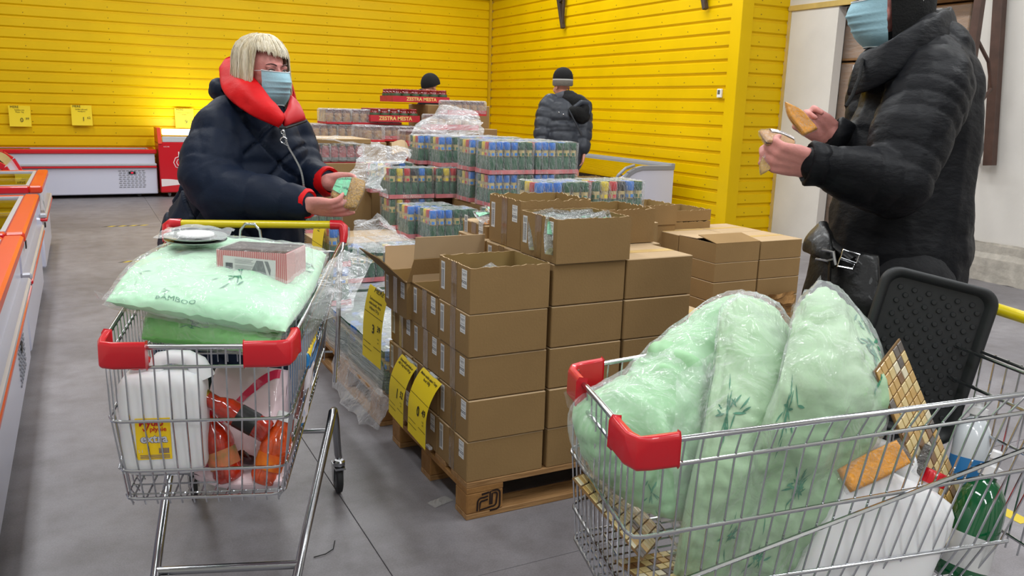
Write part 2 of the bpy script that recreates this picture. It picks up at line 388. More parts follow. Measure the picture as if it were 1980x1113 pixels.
# price tags hung on the end wall
def wall_tag(px, big, small, lab, l1, l2):
    X_ = px[0]; Z_ = px[2]
    o = thing('price_tag', lab, 'price tag', T(X_, YW-.045, Z_), 'yellow price tags on the end wall')
    b = MB(); b.grid(lambda u, v: ((u-.5)*.27, -.03*v*v-.002, -.29*v), 8, 10)
    b.build('card', mat('tag_yellow', (244, 214, 30), .6), o)
    b = MB(); A = T(0, -.006, 0) @ RX(pi/2)
    b.text('MERE', .045, T(-.06, -.008, -.02) @ RX(pi/2)); b.text(l1, .026, T(0, -.01, -.06) @ RX(pi/2)); b.text(l2, .026, T(0, -.012, -.088) @ RX(pi/2))
    b.text(big, .085, T(.02, -.028, -.2) @ RX(pi/2-.1)); b.text(small, .045, T(.09, -.026, -.18) @ RX(pi/2-.1))
    b.build('lettering', mat('ink', (40, 34, 20), .6), o)
wall_tag((-0.736,13.930,1.263), '0', '99', 'yellow price tag reading 0 99, leftmost on the end wall', 'Saldēta zivs', 'filejas 1kg')
wall_tag((0.048,13.930,1.290), '1', '62', 'yellow price tag reading 1 62, above the long white freezer', 'Saldēti dārzeņi', 'maisījums')
wall_tag((1.453,13.930,1.272), '9', '25', 'yellow price tag lit from the ice cream freezer below it', 'Pelmeņi cūkgaļas', 'saldēti')

b = MB(); b.tube([(0.578,2.464,0.003), (0.618,2.467,0.004), (0.649,2.489,0.003), (0.668,2.539,0.003)], .0016, 6)
b.build('black_string', mat('string_black', (20, 20, 22), .6), label='short bent black string lying on the floor below the pallets', cat='string')
b = MB(); b.grid(lambda u, v: (u*.09, v*.05, .002+.006*abs(nz((u*5, v*5, 1), 2))), 10, 6); b.build('film_scrap', mat('scrap_film', (190, 188, 184), .3, alpha=.5), label='small torn clear film scrap on the floor left of the ED pallet corner', cat='scrap', mw=T(*(1.065,2.623,0.000)) @ RZ(.3))
a_ = (3.042,1.853,-0.000); c_ = (3.015,1.637,0.000)
b = MB(); d_ = Vector(c_)-Vector(a_); n_ = Vector((-d_.y, d_.x, 0)).normalized()*.03
b.add([tuple(Vector(a_)-n_), tuple(Vector(c_)-n_), tuple(Vector(c_)+n_), tuple(Vector(a_)+n_)]+[tuple(Vector(q)+Vector((0, 0, .0012))) for q in (Vector(a_)-n_, Vector(c_)-n_, Vector(c_)+n_, Vector(a_)+n_)], [(0, 1, 2, 3), (4, 5, 6, 7), (0, 1, 5, 4), (1, 2, 6, 5)]); b.build('floor_tape', TY, label='plain yellow floor tape seen beneath the right trolley', cat='tape')

# ---------------- freezers ----------------
FW = mat('freezer_white', (206, 208, 226), .3, coat=.3); FR = mat('freezer_red', (206, 20, 34), .32, coat=.3); FO = mat('freezer_orange', (222, 62, 22), .35, coat=.2)
AL = mat('aluminium', (188, 190, 198), .32, metal=.15); GL = bpy.data.materials.new('glass_lid'); GL.use_nodes = True
_n = GL.node_tree.nodes; _l = GL.node_tree.links; _n.remove(_n['Principled BSDF'])
_t = _n.new('ShaderNodeBsdfTransparent'); _g = _n.new('ShaderNodeBsdfGlossy'); _g.inputs['Roughness'].default_value = .02; _f = _n.new('ShaderNodeFresnel'); _f.inputs[0].default_value = 1.9; _m = _n.new('ShaderNodeMixShader')
_l.new(_f.outputs[0], _m.inputs[0]); _l.new(_t.outputs[0], _m.inputs[1]); _l.new(_g.outputs[0], _m.inputs[2]); _l.new(_m.outputs[0], _n['Material Output'].inputs[0])
BK = mat('black_plastic', (26, 26, 28), .45)
def chest_freezer(label, Wd, Ln, mw, zt=.72, rim=FO, rim2=FR, stock=0):
    """length along local y from 0 to Ln, aisle face at local x=0, depth to -Wd"""
    o = thing('chest_freezer', label, 'freezer', mw)
    zb = .46
    b = MB(); b.box(-Wd, 0, .05, 0, Ln, zb, ch=.012)
    w = .09; z1 = zt-.06
    for (x0, x1, y0, y1) in ((-w, -.01, .02, Ln-.02), (-Wd+.01, -Wd+w, .02, Ln-.02)): b.box(x0, y0, zb, x1, y1, z1)
    for (y0, y1) in ((.02, w), (Ln-w, Ln-.02)): b.box(-Wd+w, y0, zb, -w, y1, z1)
    b.build('cabinet', FW, o, True)
    b = MB(); b.box(-.02, 0, zb-.005, .035, Ln, zb+.035, ch=.01); b.build('bumper_rail', AL, o, True)
    b = MB(); b.box(-.02, 0, zb-.03, .037, Ln, zb-.005, ch=.006); b.build('bumper_stripe', FR, o, True)
    b = MB(); b.box(-.075, -.01, z1, .02, Ln+.01, zt, ch=.012); b.build('rim', rim, o, True)
    b = MB(); b.box(-Wd-.02, -.01, z1, -Wd+.07, Ln+.01, zt, ch=.012); b.box(-Wd+.07, -.01, z1, -.075, .08, zt-.004, ch=.008); b.box(-Wd+.07, Ln-.08, z1, -.075, Ln+.01, zt-.004, ch=.008); b.build('rim', rim2, o, True)
    b = MB(); b.box(-.1, .08, zt-.03, -.075, Ln-.08, zt-.004); b.box(-Wd+.07, .08, zt-.03, -Wd+.095, Ln-.08, zt-.004); b.box(-Wd+.095, .08, zt-.03, -.1, .11, zt-.006); b.box(-Wd+.095, Ln-.11, zt-.03, -.1, Ln-.08, zt-.006); b.build('lid_track', AL, o)
    h = Ln/2
    for (y0, y1, z) in ((.1, h+.04, zt-.014), (h-.04, Ln-.1, zt-.024)):
        b = MB(); b.box(-Wd+.09, y0, z, -.095, y1, z+.006); g = b.build('glass_lid', GL, o)
        b = MB(); b.box(-Wd+.09, y0 if y0 < .2 else y0, z+.006, -.095, y0+.025, z+.012); b.build('lid_handle', AL, g)
    b = MB(); b.box(-Wd+.1, .1, zb-.02, -.1, Ln-.1, zb)
    b.build('inner_floor', mat('frost', (206, 200, 186), .7, var=.1, bump=.4), o)
    # wire baskets and boxes inside
    random.seed(stock+3); k = int(Ln/.42)
    b = MB(); b2 = MB()
    for i in range(k):
        y0 = .13+i*(Ln-.26)/k; y1 = y0+(Ln-.26)/k-.02
        for c in range(4):
            x0 = -Wd+.14+c*(Wd-.26)/4; b.box(x0, y0+.01, zb, x0+(Wd-.3)/4, y1-.01, zb+.09+.05*random.random(), ch=.01, k=random.choice((0, 0, 1, 2)))
        for s_ in range(9):
            x = -Wd+.12+s_*(Wd-.24)/8; b2.box(x-.002, y0, zb, x+.002, y0+.004, zb+.16)
        b2.box(-Wd+.12, y0, zb+.16, -.12, y0+.005, zb+.165)
    b.build('frozen_packs', [mat('pack_tan', (206, 190, 140), .5), mat('pack_white', (220, 220, 214), .5), mat('pack_gold', (200, 160, 60), .5)], o, kind='stuff')
    b2.build('wire_divider', AL, o, kind='stuff')
    for y in (.25, Ln-.25):
        b = MB(); b.lathe([(.03, -.012), (.032, 0), (.03, .012)], 12, T(-.12, y, .032) @ RY(pi/2)); b.box(-.14, y-.01, .03, -.1, y+.01, .06); b.build('castor', BK, o)
    return o
def vent(o, x, y0, y1, z0, z1, face='x'):
    b = MB(); nr = 9; nc = 7
    for i in range(nr):
        for j in range(nc):
            u0 = y0+(y1-y0)*(j+.12+.4*(i % 2)*.5)/nc; u1 = u0+(y1-y0)*.7/nc; zz = z0+(z1-z0)*(i+.3)/nr; zt = zz+(z1-z0)*.35/nr
            if face == 'x': b.box(x, u0, zz, x+.003, u1, zt)
            else: b.box(u0, x-.003, zz, u1, x, zt)
    return b.build('vent_slots', mat('vent_dark', (128, 130, 138), .6), o, kind='stuff')
f1 = chest_freezer('nearest white chest freezer with orange rim, cut by the left edge', .95, 2.55, T(-.32, 2.45, 0), stock=1)
vent(f1, .002, 1.75, 2.15, .13, .36)
b = MB(); b.box(0, 1.9, .26, .008, 1.98, .3); b.build('switch', BK, f1)
f2 = chest_freezer('second white chest freezer along the aisle, counting from the camera', .95, 1.95, T(-.32, 5.12, 0), stock=2)
b = MB(); b.box(0, .3, .34, .01, .36, .38); b.build('lock', BK, f2)
b = MB(); b.box(-.002, .3, .58, .004, .36, .62); b.build('lock', BK, f2)
f3 = chest_freezer('third white chest freezer along the aisle, farthest with a flat rim', .95, 1.65, T(-.32, 7.70, 0), stock=3)
b = MB(); b.box(0, .3, .34, .01, .36, .38); b.build('lock', BK, f3)
# a clear offer stand leaning on the third freezer
b = MB(); b.box(0, 0, .0, .004, .16, .24, Tm=T(.03, .06, .42) @ RY(-.12)); b.build('leaflet_pocket', mat('acrylic', (225, 228, 230), .1, alpha=.55), f3)
# curved bonnet freezer behind them (red curved rim, brown kraft lid)
o = thing('bonnet_freezer', 'red bonnet freezer with curved sloping end at far left', 'freezer', T(-0.7787, 11.2, 0))
def prof_pts(): return [(-.9, .70), (-.25, .70), (-.12, .67), (-.02, .60), (.04, .48), (.06, .44)]
b = MB(); P_ = prof_pts(); vs = [(x, y, z) for y in (0, 1.4) for (x, z) in P_]+[(x, y, .05) for y in (0, 1.4) for (x, z) in P_]
n = 6; b.add(vs, [(i, i+1, n+i+1, n+i) for i in range(n-1)]+[tuple([i for i in range(n)]+[2*n+i for i in range(n-1, -1, -1)]), tuple([n+i for i in range(n-1, -1, -1)]+[3*n+i for i in range(n)]), (n-1, 3*n-1, 4*n-1, 2*n-1)])
b.build('cabinet', FW, o)
for y in (-.01, 1.36):
    b = MB()
    for (a, c) in zip(P_[:-1], P_[1:]): bar(b, (a[0], y+.02, a[1]), (c[0], y+.02, c[1]), .06, .07)
    b.build('rim', FR, o)
b = MB(); bar(b, (.07, .02, .44), (.07, 1.38, .44), .05, .06); bar(b, (-.3, 0, .73), (-.3, 1.38, .73), .04, .04); b.build('front_rail', FR, o)
b = MB(); b.grid(lambda u, v: (-.22+.2*v+.02*math.sin(v*3), .3+1.0*u, .715-.12*v*v), 6, 6); b.build('kraft_cover', mat('kraft_cover', (176, 158, 112), .7), o)
# long white freezer under the end wall
o = chest_freezer('long white chest freezer with red rim against the yellow end wall', .62, 3.3, T(.975, 13.30, 0) @ RZ(pi/2) @ Matrix.Identity(4), zt=.69, rim=FR, rim2=FR, stock=6)
o.matrix_world = T(.975, 13.30, 0) @ RZ(-pi/2) @ T(0, -3.3, 0) @ T(0, 3.3, 0)
o.matrix_world = Matrix(((0, 1, 0, -2.33), (-1, 0, 0, 13.28), (0, 0, 1, 0), (0, 0, 0, 1)))
vent(o, .002, 2.78, 3.14, .14, .40)
b = MB(); b.box(.003, 2.92, .34, .01, 3.01, .375); b.build('switch_plate', BK, o)
b = MB(); b.box(.009, 2.95, .35, .013, 2.98, .366); b.build('power_light', mat('red_light', (235, 30, 60), .4, emit=1.2), o)
# red ice cream freezer with a lit canopy
ox = (0.942,13.114,0.000)
IR = mat('ice_red', (200, 14, 34), .3, coat=.3, emit=0)
o = thing('ice_cream_freezer', 'red ice cream freezer with lit white canopy and round lettering', 'freezer', T(1.0, 13.2, 0))
b = MB(); b.box(0, 0, .07, 1.05, .62, .80, ch=.012); b.build('cabinet', IR, o, True)
b = MB(); b.add([(0, -.02, .78), (.05, -.02, .78), (.05, .12, 1.0), (0, .12, 1.0), (0, .62, .78), (.05, .62, .78), (.05, .62, 1.0), (0, .62, 1.0)], [(0, 1, 2, 3), (4, 7, 6, 5), (0, 3, 7, 4), (1, 5, 6, 2), (3, 2, 6, 7), (0, 4, 5, 1)]); b.build('end_panel', mat('orange_panel', (214, 54, 20), .35), o)
b = MB(); b.box(.06, .005, .80, 1.02, .06, .88, ch=.006); b.build('glass_guard', mat('guard_grey', (196, 200, 206), .2), o)
b = MB(); b.box(.07, .06, .90, 1.02, .16, .985, ch=.01); b.build('light_canopy', mat('canopy_light', (225, 240, 255), .4, emit=2.2), o)
wv = [(.02+.1*i, .17+.1*math.exp(-i*.35)-.012*i) for i in range(8)]
b = MB(); b.grid(lambda u, v: (.015+1.02*u, -.0022, .10+.17*(1-v)*math.exp(-u*1.1)+.02*math.sin(u*9)*(1-v)+.10*v*u+.0+.06*v), 24, 3); b.build('white_swoosh', mat('swoosh_white', (232, 222, 226), .35), o)
wt = mat('letter_white', (245, 238, 240), .35); lr = mat('letter_red', (190, 20, 44), .35); pk = mat('letter_pink', (226, 90, 120), .35)
b = MB(); A = lambda x, z, y=-.003: T(x, y, z) @ RX(pi/2)
b.text('Grand', .24, A(.50, .50, -.003), bold=.05); b.text('Hit', .26, A(.55, .34, -.003), bold=.05); b.text('Lasunka', .10, A(.42, .625, -.004), bold=.02)
b.lathe([(.068, 0), (.068, .003)], 24, T(.42, -.003, .71) @ RX(pi/2)); b.text('KUG 400', .02, A(.11, .735))
b.build('lettering_outline', wt, o)
b = MB(); b.text('Grand', .24, A(.50, .50, -.006), bold=.012); b.text('Hit', .26, A(.55, .34, -.006), bold=.012)
b.lathe([(.04, 0), (.04, .003)], 20, T(.40, -.006, .70) @ RX(pi/2)); b.build('lettering', lr, o)
for x in (.12, .9):
    b = MB(); b.lathe([(.03, -.012), (.034, 0), (.03, .012)], 12, T(x, .06, .034) @ RY(pi/2)); b.box(x-.02, .04, .03, x+.02, .08, .075); b.build('castor', mat('castor_grey', (90, 90, 92), .4), o)
area('canopy_tube_light', (1.5, 13.55, 1.02), .9, .1, 9, (.85, .95, 1)).rotation_euler = (math.radians(155), 0, 0)
# grey and white curved freezer against the yellow side wall
o = thing('island_freezer', 'white freezer with grey curved lid frame by the yellow side wall', 'freezer', T(5.35, 8.15, 0))
for x_, y_ in ((.1, .1), (.9, .1), (.1, 2.1), (.9, 2.1)):
    b = MB(); b.lathe([(.025, 0), (.03, .01), (.02, .062)], 12, T(x_, y_, 0)); b.build('foot', BK, o)
prf = [(0, .60), (.16, .60), (.22, .605), (.30, .65), (.37, .73), (.45, .775), (.55, .80), (1.02, .80)]
GRY = mat('freezer_grey', (142, 144, 150), .4)
for y0, nm in ((0, 'end_panel'), (2.2, 'end_panel')):
    b = MB(); b.poly([(0.0, .06)]+[(x, z-.04) for x, z in prf]+[(1.02, .06)], .04, T(0, y0+.04, 0) @ RX(pi/2)); b.build(nm, FW, o)
    b = MB()
    for a, c in zip(prf[:-1], prf[1:]): bar(b, (a[0], y0+.015, a[1]-.02), (c[0]+.004, y0+.015, c[1]-.02), .055, .05)
    b.build('lid_frame', GRY, o)
b = MB(); b.box(0, .04, .06, 1.02, 2.2, .42, ch=.01); b.box(0, .04, .42, .1, 2.2, .58); b.box(.98, .04, .42, 1.02, 2.2, .78); b.build('cabinet', FW, o)
b = MB(); b.box(-.015, .04, .44, 0, 2.2, .47); b.box(-.015, .04, .39, 0, 2.2, .42); b.build('front_grille', mat('grille_blue', (110, 118, 140), .4), o)
b = MB(); b.grid(lambda u, v: (.16+.82*v, .05+2.1*u, .60+.2*math.sin(min(1, v*1.6)*pi/2)), 4, 12); b.build('curved_glass', GL, o, True)
b = MB(); b.tube([(.18, .02, .62), (.22, .0, .70), (.32, .0, .78), (.45, .02, .81)], .018, 8); b.build('lid_handle', GRY, o)
b = MB(); b.box(-.02, .0, .56, .16, 2.24, .61, ch=.01); b.box(.98, 0, .78, 1.04, 2.24, .83, ch=.006); b.build('top_rail', GRY, o)

# ---------------- pallets and cartons ----------------
def wood_mat():
    m = mat('pallet_wood', (140, 102, 60), .7, rgb2=(172, 132, 86), vscale=6, bump=.35, bscale=14, stretch=(1, 9, 9))
    return m
WD = wood_mat(); WB = mat('block_wood', (134, 92, 46), .75, rgb2=(162, 118, 66), vscale=9, bump=.5, bscale=30); INK = mat('burnt_ink', (34, 16, 10), .8)
def make_pallet():
    o = thing('pallet', 'x', 'pallet')
    for y in (0, .35, .70): b = MB(); b.box(0, y, 0, 1.2, y+.1, .022, ch=.002); b.build('bottom_board', WD, o)
    for y in (0, .35, .70):
        for x in (0, .5275, 1.055):
            b = MB(); b.box(x, y, .022, x+.145, y+.1, .100, ch=.004); b.build('block', WB, o)
    for x in (0, .5275, 1.055): b = MB(); b.box(x, 0, .100, x+.145, .8, .122, ch=.002); b.build('cross_board', WB, o)
    for y, w_ in ((0, .145), (.2, .1), (.35, .1), (.5, .1), (.655, .145)): b = MB(); b.box(0, y, .122, 1.2, y+w_, .144, ch=.002); b.build('top_board', WD, o)
    return o
def ribbon(b, pts, w_, A):
    pts = [Vector(p) for p in pts]; n = len(pts); vs = []
    for i, p in enumerate(pts):
        d = (pts[min(i+1, n-1)]-pts[max(i-1, 0)]).normalized(); q = Vector((-d.y, d.x))*w_/2; vs += [(p.x+q.x, p.y+q.y, 0), (p.x-q.x, p.y-q.y, 0)]
    b.add(vs, [(2*i, 2*i+1, 2*i+3, 2*i+2) for i in range(n-1)], A)
pal = make_pallet(); pal.matrix_world = T(1.13, 2.49, 0); pal['label'] = 'wooden pallet with a burnt ED mark under the nearest carton stack'
def arc(cx, cy, r, a0, a1, n=6): return [(cx+r*math.cos(a0+(a1-a0)*i/n), cy+r*math.sin(a0+(a1-a0)*i/n)) for i in range(n+1)]
pal2 = dup(pal, T(1.13, 3.46, 0) @ T(.8, 0, 0) @ RZ(pi/2), 'wooden pallet under the film-wrapped bottle packs, behind the nearest cartons')
b = MB(); A = T(1.13+.042, 2.4885, .020) @ RX(pi/2) @ SC(1.4, 1.4, 1)
ribbon(b, [(.012, .05), (.033, .053)], .006, A)
ribbon(b, [(.03, .043), (.02, .041)]+arc(.012, .03, .011, pi/2, pi, 5)+[(.0, .006)], .005, A)
ribbon(b, [(.03, .034), (.018, .032)]+arc(.014, .026, .006, pi/2, pi, 4)+[(.007, .008), (.04, .012)]+arc(.044, .022, .010, -pi/2, 0, 5)+[(.056, .042)]+arc(.05, .043, .006, 0, pi/2, 4)+[(.042, .048), (.041, .018)], .005, A)
ribbon(b, [(.036, .018), (.036, .054), (.052, .056)]+arc(.053, .045, .011, pi/2, 0, 5)+[(.064, .02)]+arc(.052, .014, .012, 0, -pi/2, 5)+[(.036, .001)], .005, A)
b.T = T(-1.13, -2.49, 0); 
b2 = MB(); b2.add([tuple(Vector(v)-Vector((1.13, 2.49, 0))) for v in b.v], b.f); b2.build('burnt_mark', INK, pal)
def pallet_at(x, y, rot, lab): return dup(pal2, T(x, y, 0) @ (RZ(pi/2) if rot else Matrix.Identity(4)), lab)
pallet_at(1.96, 4.68, 1, 'wooden pallet partly hidden under jar packs, beyond the wrapped bottles')
pallet_at(2.02, 3.62, 0, 'wooden pallet under the tall bottle packs, behind the nearest cartons')
pallet_at(3.02, 4.0, 0, 'wooden pallet under the low stack of flat cartons, right of the bottle packs')
pallet_at(3.02, 4.95, 0, 'wooden pallet under the open-topped cartons near the yellow wall')
CB = mat('cardboard', (146, 117, 77), .82, var=.07, vscale=3, bump=.12, bscale=120, spec=.25)
CT = mat('cardboard_pale_lit', (184, 158, 124), .85, var=.05, vscale=4, spec=.2)
CI = mat('cardboard_inner', (150, 124, 80), .88, spec=.15)
TP = mat('packing_tape', (132, 104, 68), .22, coat=.6, bump=.8, bscale=45, stretch=(1, 1, .3)); WS = mat('sticker_white', (222, 222, 222), .6); BI = mat('print_black', (40, 42, 60), .7)
def mesh_only(b, name, mats):
    o = b.build(name, mats); me = o.data; bpy.data.objects.remove(o); return me
b = MB(); b.box(-.001, -.021, -.032, 0, .021, .032, k=0)
A = Matrix(((0, 0, -1, -.0013), (-1, 0, 0, 0), (0, 1, 0, 0), (0, 0, 0, 1)))
b.text('TASTY', .0125, A @ T(0, .014, 0), k=1); b.text('FOOD', .0145, A @ T(0, -.012, 0), k=1, bold=.02)
for q in ((-.016, 0, .016, .0006), (-.016, .026, .016, .0266), (-.016, -.026, .016, -.0254)): b.add([(q[0], q[1], 0), (q[2], q[1], 0), (q[2], q[3]+.0004, 0), (q[0], q[3]+.0004, 0)], [(0, 1, 2, 3)], A, 1)
ST1 = mesh_only(b, 'brand_sticker', [WS, BI])
b = MB(); b.box(-.001, -.016, -.05, 0, .016, .05, k=0)
for i in range(14):
    z = -.04+i*.0045; b.add([(-.0013, -.011, z), (-.0013, .004, z), (-.0013, .004, z+.0022), (-.0013, -.011, z+.0022)], [(0, 1, 2, 3)], None, 1)
for i in range(5): b.add([(-.0013, -.012+.005*i, .026), (-.0013, -.010+.005*i, .026), (-.0013, -.010+.005*i, .044), (-.0013, -.012+.005*i, .044)], [(0, 1, 2, 3)], None, 1)
for i in range(2): b.add([(-.0013, .008+.004*i, -.044), (-.0013, .0095+.004*i, -.044), (-.0013, .0095+.004*i, .02), (-.0013, .008+.004*i, .02)], [(0, 1, 2, 3)], None, 1)
ST2 = mesh_only(b, 'barcode_sticker', [WS, BI])
def stickers(o, d, h, rnd=0, tape=True):
    """labels and tape on the short end (local -x face)"""
    s1 = link('brand_sticker', ST1, o); s1.location = (0, .048+rnd, h*.72)
    s2 = link('barcode_sticker', ST2, o); s2.location = (0, d-.035, h*.58)
    if tape:
        b = MB(); vs = []; n = 6; y0 = d*.5
        b.box(-.0012, y0-.024+rnd*.5, .001, 0, y0+.024+rnd*.5, h-.001); b.build('tape', TP, o)
def carton(lab, x, y, z, w_=.305, d=.272, h=.152, rz=0, end=True, group=None, seam=True, topmat=True):
    o = thing('cardboard_box', lab, 'box', T(x, y, z) @ RZ(rz), group)
    g = .0015
    b = MB(); b.box(0, 0, 0, w_, d, h-.001, ch=.003)
    for i, f_ in enumerate(b.f):
        if all(b.v[j][2] > h-.005 for j in f_): b.m[i] = 1  # top faces get the paler tone: overhead light painted into the cardboard colour
    b.build('carton', [CB, CT], o)
    if seam: b = MB(); b.box(.004, d/2-.024, h-.0012, w_-.004, d/2+.024, h-.0002); b.build('top_tape', mat('tape_pale', (196, 164, 104), .4), o)
    if end: stickers(o, d, h, random.uniform(-.008, .008))
    return o
def open_carton(lab, x, y, z, w_=.305, d=.272, h=.152, rz=0, end=True, rag=.006, flaps=(), seed=0, mat_=None):
    o = thing('cardboard_box', lab, 'open box', T(x, y, z) @ RZ(rz))
    b = MB(); t = .004; N = 30
    def rim(u, s_): return h+rag*(.6*noise.noise(Vector((u*9+seed, s_*5, seed)))+.5*noise.noise(Vector((u*31+seed, s_*5, seed))))
    cs = [((0, 0), (w_, 0)), ((w_, 0), (w_, d)), ((w_, d), (0, d)), ((0, d), (0, 0))]; ins = [((t, t), (w_-t, t)), ((w_-t, t), (w_-t, d-t)), ((w_-t, d-t), (t, d-t)), ((t, d-t), (t, t))]
    for s_, ((p, q), (pi_, qi)) in enumerate(zip(cs, ins)):
        vs = []
        for i in range(N+1):
            u = i/N; zz = rim(s_+u if s_+u < 4 else 0, 0)
            X = p[0]+(q[0]-p[0])*u; Y = p[1]+(q[1]-p[1])*u; X2_ = pi_[0]+(qi[0]-pi_[0])*u; Y2_ = pi_[1]+(qi[1]-pi_[1])*u
            vs += [(X, Y, 0), (X, Y, zz), (X2_, Y2_, zz), (X2_, Y2_, t)]
        fs = []
        for i in range(N):
            a = 4*i; c = a+4; fs += [(a, c, c+1, a+1), (a+1, c+1, c+2, a+2), (a+2, c+2, c+3, a+3)]
        k0 = len(b.f); b.add(vs, fs)
        for i in range(N): b.m[k0+3*i+1] = 1; b.m[k0+3*i+2] = 2
    b.add([(0, 0, 0), (w_, 0, 0), (w_, d, 0), (0, d, 0), (t, t, t), (w_-t, t, t), (w_-t, d-t, t), (t, d-t, t)], [(3, 2, 1, 0), (4, 5, 6, 7)], k=2)
    b.build('carton', [mat_ or CB, CT, CI], o)
    for (side, ang, ln, cut) in flaps:
        b = MB()
        L_ = w_ if side in 'SN' else d
        vs = [(0, 0), (L_, 0), (L_-cut, ln), (cut, ln)]
        M_ = {'S': T(0, 0, h), 'N': T(w_, d, h) @ RZ(pi), 'W': T(0, d, h) @ RZ(-pi/2), 'E': T(w_, 0, h) @ RZ(pi/2)}[side] @ RX(pi-ang)
        b.poly(vs, .004, M_); b.build('flap', CT if side == 'N' else CB, o)
    if end: stickers(o, d, h)
    return o
Y0 = 2.49; LZ = [.144+.154*k for k in range(7)]
CX = [1.13, 1.449, 1.764]
names = ['bottom', 'second', 'third', 'fourth', 'fifth', 'sixth']
rows = ['front', 'middle', 'back']; cols = ['left', 'centre', 'right']
def place_box(r, c, k):
    jx = random.uniform(-.003, .006)+(.05 if (c == 2 and r > 0) else 0); jy = random.uniform(-.003, .003)
    if r == 0 and c == 0: jx = (0, .001, 0, -.004)[k]
    carton('closed brown carton, %s layer, %s column of the %s row on nearest pallet' % (names[k], cols[c], rows[r]), CX[c]+jx, Y0+.281*r+jy, LZ[k], rz=random.uniform(-.006, .006), end=(c == 0 or (c == 1 and k > 3)))
for r in range(3):
    for c in range(3):
        top = {(0, 0): 4, (0, 1): 5, (0, 2): 5, (1, 0): 3, (1, 1): 5, (1, 2): 5, (2, 0): 3, (2, 1): 5, (2, 2): 5}[(r, c)]
        for k in range(top): place_box(r, c, k)
for k in range(3): carton('closed brown carton turned sideways, %s layer at the right end of nearest pallet' % names[k], 2.10, Y0+.12, LZ[k], w_=.27, d=.31, end=False)
ob1 = open_carton('open carton with torn rim and green-labelled packets, nearest front corner of the stack', 1.128, Y0-.004, LZ[4], h=.158, seed=2, rag=.007)
ob2 = open_carton('highest open carton, full of clear packets with green labels', 1.452, Y0-.012, LZ[5], w_=.31, h=.158, seed=5, rag=.006)
ob3 = open_carton('open torn carton standing behind the highest packet-filled one', 1.462, Y0+.283, LZ[5], w_=.31, h=.188, seed=8, rag=.013)
open_carton('open carton with ragged rim, behind and right of the highest cartons', 1.80, Y0+.30, LZ[5], w_=.30, h=.14, seed=28, rag=.013, end=False)
ob4 = open_carton('open carton with upright pale flaps on the aisle side of the stack', 1.13, Y0+.283, LZ[3], h=.153, seed=11, rag=.002, flaps=[('N', 1.72, .185, .004), ('E', 1.45, .13, .03), ('W', 1.62, .004, 0)])
ob5 = open_carton('open carton with side flap hanging over the aisle, rear corner of the stack', 1.11, Y0+.563, LZ[2]+.154, h=.153, seed=14, rag=.002, flaps=[('W', .75, .15, .005), ('S', 1.3, .10, .02), ('N', 1.4, .1, .01)])
carton('small carton with snack packets on top, between the stack and bottle packs', 1.47, Y0+.60, LZ[5]-.02, w_=.28, d=.24, h=.07, seam=False)
# loose packets inside the open cartons
PK = film('packet_film', .22, .6, .1, .9, 60); PL = mat('packet_label', (148, 214, 178), .5); PG = mat('packet_herbs', (150, 150, 120), .8, var=.3, vscale=80)
def packet_mesh(seed=0, w_=.11, h=.14, fill=PG, lab='Tasty'):
    random.seed(seed)
    b = MB()
    def fn(s_): return lambda u, v: ((u-.5)*w_*(1-.12*(2*v-1)**2), s_*(.012*math.sin(pi*u)*math.sin(pi*min(1, v*1.15)))+.006*nz((u*4, v*4, seed), 2), (v-.5)*h)
    b.grid(fn(1), 9, 9, k=0); b.grid(fn(-1), 9, 9, k=0)
    b.grid(lambda u, v: ((u-.5)*w_*.86, .7*(.012*math.sin(pi*u)*math.sin(pi*min(1, v*1.3)))+.006*nz((u*4, v*4, seed), 2), (v-.5)*h*.9-.008), 6, 6, k=1)
    b.grid(lambda u, v: ((u-.5)*w_*.86, -.7*(.012*math.sin(pi*u)*math.sin(pi*min(1, v*1.3)))+.006*nz((u*4, v*4, seed), 2), (v-.5)*h*.9-.008), 6, 6, k=1)
    b.grid(lambda u, v: ((u-.5)*w_*.8, -(.0135*math.sin(pi*(.1+.8*u))*math.sin(pi*min(1, (.5+.3*v)*1.15)))+.006*nz(((.1+.8*u)*4, (.5+.3*v)*4, seed), 2)-.001, v*h*.32), 6, 5, k=2)
    b.text(lab, .024, T(0, -.0155, h*.2) @ RX(pi/2), k=3)
    return mesh_only(b, 'packet', [PK, fill, PL, BI])
PMS = [packet_mesh(i) for i in range(4)]
def packet(name, lab, mw, i=0, grp=None):
    o = thing(name, lab, 'packet', mw, grp); link('pouch', PMS[i % 4], o); return o
random.seed(5)
for i in range(17):
    packet('spice_packet', 'clear herb packet with pale green label in the highest open carton', T(1.475+.265*((i*.37) % 1), Y0+.03+.012*i+.005, LZ[5]+.085+.012*random.random()) @ RZ(random.uniform(-.4, .4)) @ RX(random.uniform(-.5, -.2)) @ RY(random.uniform(-.25, .25)), i, 'packets in the highest carton')
for i in range(6):
    packet('spice_packet', 'clear herb packet with green label deep in the front corner carton', T(1.2+.03*i, Y0+.1+.02*i, LZ[4]+.075) @ RZ(random.uniform(-.5, .5)) @ RX(-1.1+.2*random.random()) @ RY(random.uniform(-.3, .3)), i, 'packets in the front corner carton')
NUT = mat('snack_nuts', (186, 128, 64), .6, rgb2=(120, 72, 30), vscale=70, bump=1, bscale=60)
PMN = packet_mesh(9, .12, .12, NUT)
for i in range(3):
    o = thing('snack_packet', 'clear packet of brown snacks lying on the small carton behind the stack', 'packet', T(1.52+.05*i, Y0+.68, LZ[5]+.075+.01*i) @ RX(-1.2) @ RZ(.3*i), 'snack packets on the small carton'); link('pouch', PMN, o)
